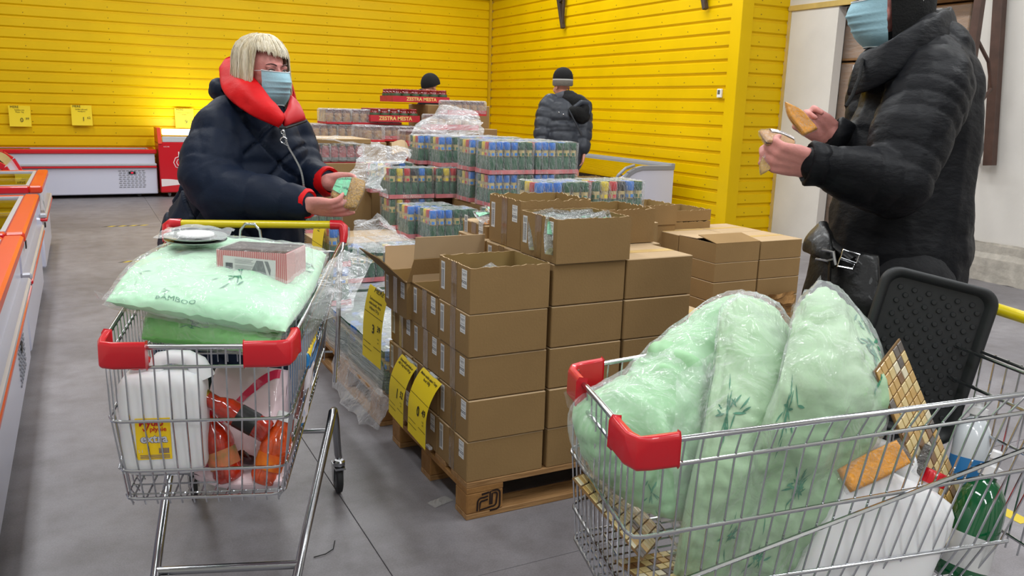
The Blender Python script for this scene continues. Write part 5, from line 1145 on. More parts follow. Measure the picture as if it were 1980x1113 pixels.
crumple('plastic_bag', 'crumpled clear bag tops over the two left pillows of the right trolley', [[(1.298,1.546,0.952), (1.346,1.533,1.003), (1.380,1.465,1.030), (1.432,1.429,0.993)], [(1.266,1.490,0.892), (1.303,1.440,0.953), (1.316,1.373,0.992), (1.403,1.378,0.958)], [(1.148,1.404,0.857), (1.172,1.333,0.900), (1.211,1.300,0.940), (1.265,1.326,0.927)]], 36, 36, .014, 53, BAGC)
crumple('plastic_bag', 'clear bag fold between the left and middle pillows of the right trolley', [[(1.076,1.318,0.917), (1.111,1.305,0.939), (1.146,1.292,0.961)], [(1.029,1.264,0.818), (1.059,1.237,0.823), (1.080,1.226,0.857)], [(1.046,1.247,0.628), (1.065,1.229,0.632), (1.079,1.222,0.633)], [(1.044,1.249,0.509), (1.066,1.226,0.516), (1.080,1.218,0.517)]], 44, 20, .014, 55, BAGC)
crumple('plastic_bag', 'small clear bag tail poking out left of the right trolley bumper', [[(0.923,1.515,0.833), (0.941,1.506,0.837), (0.951,1.477,0.834)], [(0.926,1.505,0.800), (0.934,1.486,0.787), (0.941,1.457,0.778)]], 14, 14, .006, 57, BAGC)
# black studded rubber mat
TL, TR, BL = Vector((1.596,1.257,1.106)), Vector((1.784,1.101,1.057)), Vector((1.520,1.275,0.787))
Fm = frame(BL+(TL-BL)*-.05, TR-TL, TL-BL); Wt = (TR-TL).length; Ht = (TL-BL).length*1.12
o = thing('boot_tray', 'black rubber boot tray with raised studs standing in the right trolley', 'boot tray', Fm)
RBM = mat('tray_rubber', (36, 38, 40), .5, spec=.5)
def rrect(w_, h_, r, n=8):
    pts = []
    for cx, cy, a0 in ((w_-r, r, -pi/2), (w_-r, h_-r, 0), (r, h_-r, pi/2), (r, r, pi)):
        for i in range(n+1): a = a0+pi/2*i/n; pts.append((cx+r*math.cos(a), cy+r*math.sin(a)))
    return pts
b = MB(); rings = [(0, .0, -.004), (0, 0, .016), (.004, .004, .020), (.010, .010, .020), (.016, .016, .014), (.022, .022, .002)]
rp = []
for (i1, _, z) in rings: rp.append([(x+i1, y+i1, z) for x, y in rrect(Wt-2*i1, Ht-2*i1, .04-i1*.6)])
n = len(rp[0]); vs = [p for r_ in rp for p in r_]
b.add(vs, [(k_*n+i, k_*n+(i+1) % n, (k_+1)*n+(i+1) % n, (k_+1)*n+i) for k_ in range(len(rp)-1) for i in range(n)]+[tuple(range(n))[::-1], tuple(range((len(rp)-1)*n, len(rp)*n))])
b.build('tray_body', RBM, o, True, 50)
stud = None; b = MB(); b.lathe([(.0062, 0), (.006, .0028), (.0048, .004)], 12); SM = mesh_only(b, 'stud', [RBM]); SM.polygons.foreach_set('use_smooth', [True]*len(SM.polygons)); SM.set_sharp_from_angle(angle=.8)
pt = .031
for i in range(int(Wt/pt*2)+2):
    for j in range(int(Ht/pt)+2):
        x = .03+i*pt*.5*1.0; y = .03+j*pt+(pt*.5 if i % 2 else 0)
        x2, y2 = x, y-.25*x*0
        if .03 < x < Wt-.03 and .03 < y < Ht-.03: q = link('stud', SM, o); q.location = (x, y, .002)
# mosaic sheets
TMt = [mat('tile_cream', (214, 190, 132), .25, coat=.4, var=.12, vscale=60), mat('tile_sand', (196, 158, 92), .25, coat=.4, var=.15, vscale=60), mat('tile_brown', (128, 92, 56), .25, coat=.4, var=.2, vscale=60), mat('tile_grey', (104, 96, 90), .3, coat=.3, var=.3, vscale=200), mat('tile_white', (224, 214, 184), .25, coat=.4, var=.1, vscale=60)]
TME = []
for m_ in TMt: b = MB(); b.box(-.5, -.5, 0, .5, .5, .18, ch=.05); TME.append(mesh_only(b, 'tile', [m_]))
def mosaic(lab, c0, cx, cy, nx, ny, sd, flip=1):
    """c0 corner, cx/cy far corners; tiles laid nx by ny"""
    c0, cx, cy = map(Vector, (c0, cx, cy)); Fm = frame(c0, cx-c0, cy-c0); w_ = (cx-c0).length; h_ = (cy-c0).dot(Fm.to_3x3() @ Vector((0, 1, 0)))
    o = thing('mosaic_sheet', lab, 'tile sheet', Fm); b = MB(); b.box(-.002, -.002, -.003, w_+.002, h_+.002, .0004); b.build('backing', mat('grout_brown', (120, 92, 58), .8), o)
    rnd = random.Random(sd); pu, pv = w_/nx, h_/ny
    for i in range(nx):
        for j in range(ny):
            q = link('tile', TME[rnd.choice((0, 0, 0, 1, 1, 2, 3, 4))], o); q.location = (pu*(i+.5), pv*(j+.5), 0 if flip > 0 else -.0026)
            q.scale = (pu*.88, pv*.88, .016*flip)
            q.rotation_euler = (0, 0, rnd.uniform(-.01, .01))
    return o
mosaic('beige mosaic tile sheet leaning against the black boot tray', (1.383,1.087,0.951), (1.518,1.142,0.989), (1.604,1.010,0.611), 6, 17, 4, flip=-1)
mosaic('beige mosaic tile sheet at the front bottom of the right trolley', (0.855,1.356,0.703), (1.060,1.551,0.614), (0.833,1.117,0.620), 11, 9, 9, flip=-1)
mosaic('lower beige mosaic tile sheet lying on the right trolley floor', (0.937,1.304,0.523), (1.167,1.347,0.477), (0.938,1.129,0.513), 9, 9, 12, flip=-1)
j2 = jug('white jerrycan with red cap tipped over in the right trolley', Matrix.Identity(4), W_=.245, D_=.14, Hj=.36, label=False)
base, top_ = Vector((1.281,1.047,0.385)), Vector((1.462,1.048,0.771))
zz = (top_-base).normalized(); rt = Vector((0.891,-0.454,0.028)); xx = (-rt+zz*rt.dot(zz)).normalized()*-1; yy = zz.cross(xx)
m4 = Matrix((-xx, -yy, zz)).transposed().to_4x4(); m4.translation = top_-zz*.36; j2.matrix_world = m4
b = MB(); 
for i in range(12): b.box(-.03+.004*i, -.0663-.006, .10, -.028+.004*i, -.0722, .13)
for i in range(4): b.box(-.035, -.0663-.006, .085-.005*i, .02, -.0722, .087-.005*i)
b.build('stamp_print', BI, j2)
ORP = mat('turmeric', (236, 158, 8), .6, var=.15, vscale=30, bump=.5); 
def flat_packet(name, lab, p, q, w_, m_, sd, back=WS, th=.016):
    p = Vector(p); q = Vector(q); v = q-p; side = v.cross(Vector((0, 0, H_CAM))-p).normalized()*w_/2
    mid = (p+q)/2
    o = soft_pack(name, lab, 'packet', [[p-side, p+side], [mid-side*1.1, mid+side*1.1], [q-side, q+side]], th, sd, [m_])
    N_ = net([[p-side*1.08-v*.06, p+side*1.08-v*.06], [mid-side*1.18, mid+side*1.18], [q-side*1.08+v*.06, q+side*1.08+v*.06]])
    b = MB(); nn = v.cross(side).normalized()
    for s_ in (1, -1): b.grid(lambda u, v_: N_(u, v_)+nn*s_*((th+.004)*max(0, (1-abs(2*u-1)**6)*(1-abs(2*v_-1)**6))**.4+.0015*nz((u*20, v_*20, sd), 1)), 20, 20)
    b.build('clear_pouch', film('pouch_film', .03, .35, .07, .9, 70), o, True, 180); return o
flat_packet('spice_packet', 'orange turmeric packet on the white jerrycan in the right trolley', (1.304,1.064,0.739), (1.408,1.015,0.805), .05, ORP, 61)
flat_packet('pepper_packet', 'packet of black peppercorns beside the turmeric packet', (1.468,1.025,0.737), (1.516,1.036,0.789), .02, mat('peppercorns', (70, 56, 46), .6, rgb2=(20, 16, 14), vscale=120, bump=1, bscale=140), 63)
flat_packet('spice_packet', 'brown-tinted packet between turmeric and peppercorn packets', (1.510,1.089,0.713), (1.551,1.085,0.781), .03, mat('brown_spice', (150, 112, 66), .5, var=.2, vscale=40), 65)
def pump(lab, p, q, R_, liquid, lcol, glass, neck):
    p = Vector(p); q = Vector(q); L_ = (q-p).length; o = thing('pump_bottle', lab, 'bottle', align(p, q-p)); s_ = L_/.24
    b = MB(); b.lathe([(R_*.9, 0), (R_, .008*s_), (R_, .13*s_), (R_*.93, .16*s_), (R_*.6, .185*s_), (neck, .195*s_), (neck, .205*s_)], 28); b.build('bottle', liquid, o, True, 50)
    b = MB(); b.lathe([(R_+.0006, .03*s_), (R_+.0006, .09*s_)], 28); bb = b.build('label', lcol, o, True)
    b = MB(); b.lathe([(neck+.006, .20*s_), (neck+.006, .218*s_), (.008, .222*s_), (.007, .232*s_), (.013, .234*s_), (.013, .246*s_), (.009, .25*s_)], 20); b.box(-.006, -.045, .238*s_, .006, 0, .248*s_, ch=.003); b.build('pump_head', mat('pump_white', (236, 236, 238), .3), o, True, 40)
    return o
pump('white liquid soap bottle with pump, behind the green one', (1.680,1.055,0.647), (1.730,1.078,0.847), .038, mat('soap_white', (222, 228, 234), .15, coat=1), mat('soap_label', (50, 130, 196), .5), None, .014)
pump('tall dark green liquid soap bottle with white pump top', (1.564,0.966,0.511), (1.655,0.982,0.767), .05, mat('soap_green', (6, 92, 50), .08, coat=1, var=.1, vscale=8), mat('soap_label_grey', (206, 206, 206), .5), None, .016)

# ---------------- people ----------------
SK = mat('skin', (214, 150, 128), .5, var=.07, vscale=18, sss=.12, bump=.15, bscale=120); SKM = mat('skin_flushed', (206, 138, 130), .5, var=.1, vscale=22, sss=.12, bump=.15, bscale=120)
CRt = Vector((0.891,-0.454,0.028)); CRt.z = 0; CRt.normalize()       # towards image right
CTo = Vector((CRt.y, -CRt.x, 0)); CTo = CTo if CTo.y < 0 else -CTo           # towards the camera side
def facing(c, tocam, right, down=0):
    F = (CTo*tocam+CRt*right).normalized(); F = (F-Vector((0, 0, down))).normalized(); Xs = F.cross(Vector((0, 0, 1))).normalized(); Z = Xs.cross(F)
    m = Matrix((Xs, F, Z)).transposed().to_4x4(); m.translation = Vector(c); return m
def head_parts(Hm, s_=1):
    """skull, face, nose, ears and neck in a head frame (y forward, z up)"""
    def e(x, y, z, a, b_, c_): return Hm @ T(x*s_, y*s_, z*s_) @ SC(a*s_, b_*s_, c_*s_)
    ells = [e(0, -.015, .045, .074, .092, .079), e(0, .025, -.02, .061, .066, .082), e(0, .046, -.078, .04, .042, .032), e(-.034, .062, -.03, .028, .028, .032), e(.034, .062, -.03, .028, .028, .032),
            e(-.031, .074, .03, .022, .014, .008), e(.031, .074, .03, .022, .014, .008), e(0, .078, .036, .03, .012, .012), e(-.076, -.008, -.004, .010, .018, .030), e(.076, -.008, -.004, .010, .018, .030), e(0, .086, -.062, .022, .012, .008), e(-.031, .073, .012, .0165, .0135, .013), e(.031, .073, .012, .0165, .0135, .013)]
    P_h = lambda x, y, z: tuple(Hm @ Vector((x*s_, y*s_, z*s_)))
    ch = [[(P_h(0, .088, .018), .008*s_), (P_h(0, .103, -.008), .009*s_), (P_h(0, .113, -.024), .012*s_)], [(P_h(-.012, .1, -.027), .008*s_), (P_h(.012, .1, -.027), .008*s_)], [(P_h(0, -.02, -.06), .05*s_), (P_h(0, -.035, -.15), .052*s_), (P_h(0, -.05, -.22), .07*s_)]]
    return ch, ells
def face_details(o, Hm, iris=(96, 90, 70), brow=(74, 44, 40)):
    b = MB()
    for x in (-.031, .031):
        for (r, dz, k) in ((.0115, 0, 0),): b.add(SPH[0], SPH[1], Hm @ T(x, .0785, .011) @ SC(.0118, .0112, .0088), 0)
        b.lathe([(.0052, 0), (.0052, .0008), (.004, .0012)], 14, Hm @ T(x+.002, .0885, .011) @ RX(-pi/2), 1); b.lathe([(.0024, 0), (.0024, .0018)], 10, Hm @ T(x+.002, .0885, .011) @ RX(-pi/2), 2)
    b.build('eyes', [mat('eye_white', (214, 206, 200), .2), mat('iris', iris, .2), BI], o, True)
    for x in (-.031, .031):
        b = MB(); sg = 1 if x > 0 else -1
        b.tube([Hm @ Vector((x+sg*(-.013+.026*t), .089-.010*t*t, .0165+.004*math.sin(pi*t))) for t in (0, .25, .5, .75, 1)], [.0014, .002, .0022, .002, .001], 6); b.build('eyelid', mat('lash', (50, 30, 28), .6), o, True)
        b = MB(); b.tube([Hm @ Vector((x+sg*(-.018+.038*t), .0935-.018*t*t, .034+.008*math.sin(pi*t*.8)-.003*t)) for t in (0, .2, .4, .6, .8, 1)], [.0022, .0028, .003, .0026, .002, .001], 6); b.build('eyebrow', mat('brow', brow, .7), o, True)
def face_mask(o, Hm, s_=1):
    MM = mat('mask_blue', (158, 198, 212), .75, var=.04, vscale=30, bump=.15, bscale=160)
    def fn(off):
        def g(u, v):
            a = (u-.5)*2*math.radians(60); z = .012-.128*v
            pl = sum(.0045*max(0, 1-abs(v-c_)/.05) for c_ in (.3, .46, .62))*(math.cos(a)**.5)
            nose = .030*math.exp(-((z+.02)/.034)**2)*max(0, math.cos(a))**3 + .012*math.exp(-((z+.06)/.04)**2)*max(0, math.cos(a))**2
            k_ = 1-.30*max(0, (v-.7)/.3)**1.6; rx = .073*k_; ry = (.083+nose)*k_+pl
            return Hm @ Vector(((rx+off)*math.sin(a)*s_, (.022+(ry+off)*math.cos(a))*s_, (z+.012*(1-math.cos(a))*(.5-v)*2)*s_))
        return g
    b = MB(); b.grid(fn(.002), 36, 48); b.grid(fn(0), 36, 48); b.build('face_mask', MM, o, True, 180)
    b = MB(); g = fn(.0035)
    for v in (.012, .985): b = MB(); b.tube([g(u/30, v) for u in range(31)], .0016, 6); b.build('mask_edge', mat('mask_white', (226, 230, 232), .7), o, True)
    b = MB()
    for u in (0, 1):
        sx = -1 if u == 0 else 1
        b.tube([g(u, .03), Hm @ Vector((sx*.074*s_, .0, .012*s_)), Hm @ Vector((sx*.083*s_, -.022*s_, .014*s_)), Hm @ Vector((sx*.084*s_, -.03*s_, -.01*s_)), Hm @ Vector((sx*.078*s_, -.005*s_, -.04*s_)), g(u, .93)], .0014, 6)
    b.build('ear_loops', MATS['mask_white'], o, True)
def hand(wrist, d, n, thumb, curls, sc=1.0, tdir=None, spread=.06):
    """palm and five fingers as chains; d finger direction, n palm normal, thumb=+1/-1 side"""
    W_ = Vector(wrist); d = Vector(d).normalized(); n = Vector(n); n = (n-d*n.dot(d)).normalized(); s_ = d.cross(n).normalized()*thumb
    ch = []; kn = (.030, .010, -.011, -.030); ln = (.072, .080, .075, .058); kd = (.083, .088, .085, .078)
    for j in range(4):
        k = W_+(d*kd[j]+s_*kn[j])*sc
        ch.append([(tuple(W_+s_*kn[j]*.55*sc), .0175*sc), (tuple(W_+(d*kd[j]*.55+s_*kn[j]*.85)*sc), .0165*sc), (tuple(k), .0118*sc)])
        c_ = curls[j]; p = k; ang = 0; pts = [(tuple(k), .0108*sc)]; fd = (d+s_*spread*(1.5-j)*.6).normalized()
        for q, (fr, r) in enumerate(((.42, .0098), (.32, .0088), (.26, .0072))):
            ang += c_[q]; v = fd*math.cos(ang)+n*math.sin(ang); p = p+v*ln[j]*fr*sc; pts.append((tuple(p), r*sc))
        ch.append(pts)
    b0 = W_+(d*.022+s_*.024)*sc; td = Vector(tdir).normalized() if tdir is not None else (d*.7+s_*.6+n*.35).normalized()
    p1 = b0+td*.034*sc; p2 = p1+(td*.9+d*.35).normalized()*.032*sc; p3 = p2+(td*.8+d*.5).normalized()*.026*sc
    ch.append([(tuple(W_+s_*.01*sc), .017*sc), (tuple(b0), .0165*sc), (tuple(p1), .0125*sc), (tuple(p2), .0108*sc), (tuple(p3), .0085*sc)])
    return ch
def cloth_disp(chains, quilt=0, qa=0, big=.012, fold=.008, fine=.002, wrap=None, diag=False, seam=.006):
    def f(co, no):
        d = big*vnoise(co, 5)+fold*(np.abs(vnoise(co*np.array([1, 1, 1.7]), 6.5))-.35)*1.6+fine*vnoise(co, 38)
        cid, s_ = chain_s(co, chains)
        if quilt:
            for i, (sp, am) in enumerate(quilt):
                k = cid == i
                ph = np.abs(np.sin(pi*(s_[k]+.012*vnoise(co[k], 9))/sp)); d[k] += am*(np.minimum(1, ph*1.2)**.6-.7)
        if diag:
            h = co[:, 0]*.9-co[:, 1]*.45
            for sg in (1, -1):
                ph = np.abs(np.sin(pi*(co[:, 2]*.8+sg*h*1.0+.01*vnoise(co, 6))/.15)); k = cid == 0; d[k] -= seam*np.maximum(0, 1-ph[k]*5)
        return d
    return f
# ======== the blonde woman at the front trolley ========
W = thing('person', 'woman with blond bob, navy quilted coat, red collar and face mask, holding a packet', 'person', T(*(0.478,3.347,0.000)))
Wm = W.matrix_world.copy()
Hm = facing((0.635,3.300,1.540), .60, .80, .02) @ SC(.95, .95, .95)
def PP(l): return [(p, r) for p, r in l]
w_sh_n, w_el_n, w_wr_n = (0.466,3.274,1.314), (0.440,3.118,1.091), (0.690,2.897,1.095)
w_sh_f, w_el_f, w_wr_f = (0.766,3.460,1.296), (0.773,3.328,1.147), (0.809,3.081,1.155)
w_hip = (0.480,3.370,0.793)
def vd(p, q): return tuple(Vector(q)-Vector(p))
imR = CRt; imA = -CTo; Up = Vector((0, 0, 1))
hch, hel = head_parts(Hm)
nb = tuple(Hm @ Vector((0, -.05, -.21)))
gx, gy = w_hip[0], w_hip[1]
legs = []
for s_ in (-1, 1):
    q = Vector((gx, gy, 0))+CTo*.09*s_+CRt*.03*s_
    legs.append([((q.x, q.y, .80), .085), ((q.x, q.y, .46), .062), ((q.x, q.y, .25), .055), ((q.x, q.y, .10), .04), ((q.x+CRt.x*.03, q.y+CRt.y*.03, .05), .04)])
body_ch = hch+[[(nb, .09), ((0.592,3.352,1.237), .15), ((0.535,3.357,0.997), .17), (w_hip, .16)], [(nb, .07), (w_sh_n, .06), (w_el_n, .045), (w_wr_n, .028)], [(nb, .07), (w_sh_f, .06), (w_el_f, .045), (w_wr_f, .028)]]+legs
body_ch += hand(w_wr_n, imR*1-Up*.10, imA*.75+Up*.65, -1, [(.15, .2, .15), (.35, .35, .25), (.45, .45, .3), (.5, .5, .35)], 1.02, tdir=imR*.9+Up*.32+imA*.2)
body_ch += hand(w_wr_f, imR*.8+Up*.0+imA*.1, CTo*.9-Up*.25, 1, [(.5, .5, .4), (.55, .5, .4), (.6, .5, .4), (.6, .6, .4)], .98, tdir=imR*.95+Up*.28+CTo*.25)
organic('body', body_ch, hel, .0046, 5, SKM, None)
def adopt(o, par):
    o.parent = par; o.matrix_parent_inverse = par.matrix_world.inverted()
bpy.context.view_layer.update()
def own(par):
    """hand loose, just-built parts to their thing, keeping them where they stand"""
    bpy.context.view_layer.update()
    for ob in list(C.objects):
        if ob.parent is None and 'category' not in ob and ob.get('kind') is None and ob.type == 'MESH': adopt(ob, par)
NV = mat('navy_quilt', (18, 28, 46), .55, var=.15, vscale=4, bump=.2, bscale=40, spec=.18)
coat_ch = [[((0.590,3.338,1.365), .13), ((0.591,3.329,1.238), .195), ((0.545,3.350,1.038), .245), ((0.497,3.371,0.833), .285), ((0.471,3.357,0.629), .29), ((0.455,3.326,0.469), .27)],
           [((0.505,3.314,1.370), .10), (w_sh_n, .115), ((0.410,3.179,1.184), .110), ((0.437,3.113,1.110), .098), ((0.577,3.003,1.100), .082), ((0.666,2.933,1.098), .062)],
           [((0.711,3.388,1.355), .09), ((0.764,3.410,1.274), .10), ((0.778,3.305,1.159), .085), ((0.801,3.141,1.150), .058)]]
organic('coat', coat_ch, [T(*(0.491,3.441,1.483)) @ SC(.05, .07, .05)], .009, 6, NV, None, cloth_disp(coat_ch, quilt=[(.30, .004), (.12, .007), (.09, .007)], big=.012, fold=.009, fine=.001, diag=True, seam=.02))
RD = mat('red_lining', (204, 8, 16), .6, var=.15, vscale=7, bump=.3, bscale=30, spec=.25)
def padded(name, pts, thick, m_, sd=1, amp=.004, parent=None, nu=26, nv=18):
    N_ = net(pts); b = MB()
    def nrm(u, v): e = .03; return (N_(min(1, u+e), v)-N_(max(0, u-e), v)).cross(N_(u, min(1, v+e))-N_(u, max(0, v-e))).normalized()
    for s_ in (1, -1): b.grid(lambda u, v: N_(u, v)+nrm(u, v)*s_*(thick*max(0, (1-abs(2*u-1)**6)*(1-abs(2*v-1)**4))**.5+amp*noise.noise(N_(u, v)*22+Vector((sd, 0, 0)))), nu, nv)
    return b.build(name, m_, parent, True, 180)
padded('collar', [[(0.562,3.482,1.611), (0.529,3.519,1.599), (0.498,3.479,1.561)], [(0.598,3.230,1.508), (0.532,3.212,1.483), (0.484,3.279,1.467)], [(0.637,3.122,1.428), (0.582,3.103,1.424), (0.543,3.128,1.397)], [(0.662,3.089,1.393), (0.649,3.062,1.375), (0.636,3.069,1.352)]], .013, RD, 3, amp=.008)
padded('collar', [[(0.655,3.091,1.389), (0.652,3.072,1.373), (0.654,3.073,1.357)], [(0.680,3.134,1.427), (0.693,3.109,1.401), (0.700,3.097,1.368)], [(0.709,3.209,1.467), (0.732,3.164,1.426), (0.744,3.124,1.381)]], .014, mat('red_lining_dark', (190, 12, 24), .5), 5)
padded('collar', [[(0.542,3.557,1.593), (0.530,3.598,1.549)], [(0.664,3.568,1.615), (0.667,3.504,1.453)], [(0.742,3.370,1.534), (0.752,3.292,1.427)]], .02, RD, 6)
b = MB(); b.tube([(0.632,3.054,1.354), (0.652,3.049,1.352), (0.697,3.086,1.363), (0.741,3.112,1.376)], .005, 8); b.build('collar_zip', mat('zip_black', (20, 20, 22), .5), None)
zp = [(0.644,3.046,1.347), (0.660,3.059,1.292), (0.682,3.048,1.247), (0.697,3.024,1.203), (0.695,2.978,1.151), (0.690,2.951,1.081), (0.689,2.948,0.971), (0.685,2.946,0.859)]
Nz = net([[p, p] for p in zp]); b = MB()
for i in range(110): q = Nz(i/109, 0); b.box(-.0035, -.0035, -.001, .0035, .0035, .0012, Tm=T(*q))
b.build('coat_zip', CR, None, kind=None)
b = MB(); q = Vector((0.639,3.031,1.344)); b.tube([q+Vector((.006*math.cos(a), 0, .006*math.sin(a)-.006)) for a in [i*pi/6 for i in range(12)]], .0014, 6, closed=True)
b.tube([q+Vector((0, 0, -.012)), q+Vector((.002, 0, -.026))], .002, 6); b.tube([q+Vector((.002+.011*math.cos(a), 0, .011*math.sin(a)-.034)) for a in [i*pi/6 for i in range(12)]], .002, 6, closed=True); b.tube([q+Vector((.0, 0, -.044)), q+Vector((.018, 0, -.056))], .002, 6); b.build('zip_pull', CR, None)
for (c_, r) in (((((0.679,2.926,1.097), (0.699,2.904,1.094))), .045), ((((0.805,3.139,1.150), (0.827,3.095,1.157))), .048)):
    b = MB(); p, q = map(Vector, c_); A = align(p, q-p); L_ = (q-p).length
    b.lathe([(r*.95, -.02), (r*1.15, 0), (r*1.2, L_*.6), (r*1.05, L_), (r*.85, L_-.006), (r*.8, 0)], 24, A); b.v = [tuple(Vector(v)+Vector((nz(v, 30, 1), nz(v, 30, 2), nz(v, 30, 3)))*.007) for v in b.v]; b.build('cuff', RD, None, True)
b = MB(); c0 = Vector((0.461,3.055,0.974)); c1 = Vector((0.350,3.105,0.850))
for i in range(34):
    p = c0+(c1-c0)*i/33; a = align(p, c1-c0) @ RZ(pi/2*(i % 2)); b.tube([a @ Vector((.004*math.cos(t), 0, .006*math.sin(t))) for t in [k*pi/4 for k in range(8)]], .0011, 5, closed=True)
b.build('bag_chain', CR, None, True)
for s_ in (0, 1):
    l_ = legs[s_]; q = Vector(l_[-1][0])
    b = MB(); b.grid(lambda u, v: (q+CRt*(.03+.125*math.cos(2*pi*u)*(.5+.5*math.sin(pi*v)))+CTo*.045*math.sin(2*pi*u)*(.3+.7*math.sin(pi*v))+Vector((0, 0, .004-q.z+.085*v+(-.0)))), 24, 10, cu=True); b.build('boot', mat('boot_black', (24, 24, 26), .5), None, True)
    organic('trouser_leg', [[((l_[0][0][0], l_[0][0][1], .80), .10), ((l_[1][0][0], l_[1][0][1], .46), .08), ((l_[3][0][0], l_[3][0][1], .10), .06)]], [], .012, 3, mat('trouser_dark', (26, 28, 34), .8), None)
face_details(W, Matrix.Identity(4)) if False else None
own(W)
_k = set(o.name for o in C.objects)
def after_build(par):
    bpy.context.view_layer.update()
    for ob in list(C.objects):
        if ob.parent == par and ob.matrix_parent_inverse == Matrix.Identity(4) and ob.get('_adopt', 0) == 0 and ob.matrix_world.translation.length > 0: pass
def world_parts(fn, par):
    """build parts in world coordinates, then parent them in place"""
    before = set(o.name for o in C.objects); fn()
    bpy.context.view_layer.update()
    for ob in list(C.objects):
        if ob.name not in before and (ob.parent is None): adopt(ob, par)
world_parts(lambda: (face_details(None, Hm), face_mask(None, Hm)), W)
# hair: bob with fringe, a surface drawn out into strands
HB = mat('hair_blond', (242, 234, 216), .5, rgb2=(220, 204, 170), vscale=60, stretch=(1, 1, .12), bump=.6, bscale=140, spec=.5)
def hair_bob(Hm):
    def L_(a):
        aa = abs(a)
        k = min(1, max(0, (aa-math.radians(50))/math.radians(22))); k = k*k*(3-2*k)
        jag = .010*noise.noise(Vector((a*9, 2, 5)))+.006*noise.noise(Vector((a*25, 2, 5))); return jag+((.080-.010*math.cos(2.5*a+.8))*(1-k)+(-.165+.035*max(0, aa-1.2))*k)
    def fn(off, sd):
        def g(u, v):
            a = (u-.5)*2*pi; zend = L_(a); cz = .047; st = .0045*noise.noise(Vector((a*14, v*1.2, sd)))+.0025*noise.noise(Vector((a*42, v*1.5, sd+4)))
            bk = (1-math.cos(a))/2; rs, rf, ru = .098+off, .100+.026*bk+off, .100+.006*bk+off
            span = max(0, cz-zend); arc_ = ru*pi/2; tot = arc_+span if zend <= cz else ru*math.acos(min(1, (zend-cz)/ru)); q = v*tot
            if q < arc_: th = q/arc_*pi/2; hr, z = math.sin(th), cz+ru*math.cos(th)
            else:
                z = cz-(q-arc_); hr = 1+.10*math.sin(min(1, (q-arc_)/.16)*pi*.8)-(.20*max(0, ((q-arc_)/.22-.55)))*1.6
            if abs(a) < .9: hr *= 1.0+.02*v
            zz = z+.004*noise.noise(Vector((a*30, 3, sd)))*v
            lift = .012*math.exp(-((v-.25)/.25)**2)
            return Hm @ Vector(((rs+st+lift*.4)*hr*math.sin(a), -.014+(rf+st+lift)*hr*math.cos(a), zz+lift*.6))
        return g
    b = MB(); b.grid(fn(0, 1), 220, 46, cu=True); b.grid(fn(-.007, 3), 150, 30, cu=True)
    b.build('hair', HB, None, True, 180)
    rnd = random.Random(4); b = MB(); g = fn(.0035, 7)
    for i in range(420):
        u = rnd.random(); j = rnd.uniform(-.012, .012); v0 = rnd.uniform(.05, .5); pts = []
        for k in range(9):
            v = v0+(1.01-v0)*k/8; p = Vector(g(u+j*v, min(1, v))); pts.append(p+Vector((nz(p, 20, i), nz(p, 20, i+9), 0))*.0035)
        b.tube(pts, [.0012]*7+[.0008, .0003], 3, cap=False)
    for i in range(60):
        u = .5+rnd.uniform(-.13, .13); pts = [Vector(g(u, .35+.7*k/6))+Vector((0, 0, -.0))for k in range(7)]; b.tube(pts, [.0016]*6+[.0004], 3, cap=False)
    b.build('hair_strands', HB, None, True, 180, kind='stuff')
world_parts(lambda: hair_bob(Hm), W)
# the packet she holds
def held_packet(lab, pts, thick, fill, label=None, txt=None, sd=1, film_=True, uv=(.12, .62, .12, .62)):
    o = soft_pack('held_packet', lab, 'packet', pts, thick, sd, [fill]); N_ = net(pts)
    def nrm(u, v): e = .03; return (N_(min(1, u+e), v)-N_(max(0, u-e), v)).cross(N_(u, min(1, v+e))-N_(u, max(0, v-e))).normalized()
    sg = 1 if nrm(.5, .5).dot(Vector((0, 0, H_CAM))-N_(.5, .5)) > 0 else -1
    S_ = lambda u, v, off=.002: N_(u, v)+nrm(u, v)*sg*(thick*max(0, (1-abs(2*u-1)**8)*(1-abs(2*v-1)**8))**.35+off+.002)
    if label:
        u0, u1, v0, v1 = uv; b = MB(); b.grid(lambda u, v: S_(u0+(u1-u0)*u, v0+(v1-v0)*v), 8, 8); b.build('label', label, o)
        b = MB()
        for (t, sz, uu, vv) in txt: 
            vs, fs = text_mesh(t, sz, 'LEFT'); b.add([S_(uu-y, vv+x*1.15, .003) for x, y, z in vs], fs)
        b.build('lettering', BI, o)
    b = MB()
    for s_ in (1, -1): b.grid(lambda u, v: (lambda U, V: N_(min(1, max(0, U)), min(1, max(0, V)))+(N_(.5, .5)-N_(u, v))*-.05+nrm(min(1, max(0, U)), min(1, max(0, V)))*s_*((thick+.004)*max(0, (1-abs(2*u-1)**6)*(1-abs(2*v-1)**6))**.4+.003*noise.noise(Vector((u*9, v*9, sd)))))(u, v), 24, 24)
    b.build('clear_pouch', film('pouch_film', .03, .35, .07, .9, 70), o, True, 180)
    return o
GR = mat('grain_gold', (222, 170, 58), .6, rgb2=(158, 114, 36), vscale=160, bump=1.0, bscale=190)
held_packet('clear packet of golden seed with pale green label held by the blonde woman', [[(0.813,2.945,1.171), (0.855,2.914,1.181), (0.895,2.891,1.171)], [(0.790,2.917,1.148), (0.827,2.872,1.141), (0.877,2.857,1.134)], [(0.771,2.897,1.122), (0.801,2.850,1.090), (0.842,2.838,1.081)]], .014, GR, mat('label_mint', (120, 206, 160), .5), [('TIMIĀNS', .1, .2, .1), ('Neto: 100g', .08, .50, .1)], uv=(.12, .68, .06, .52))
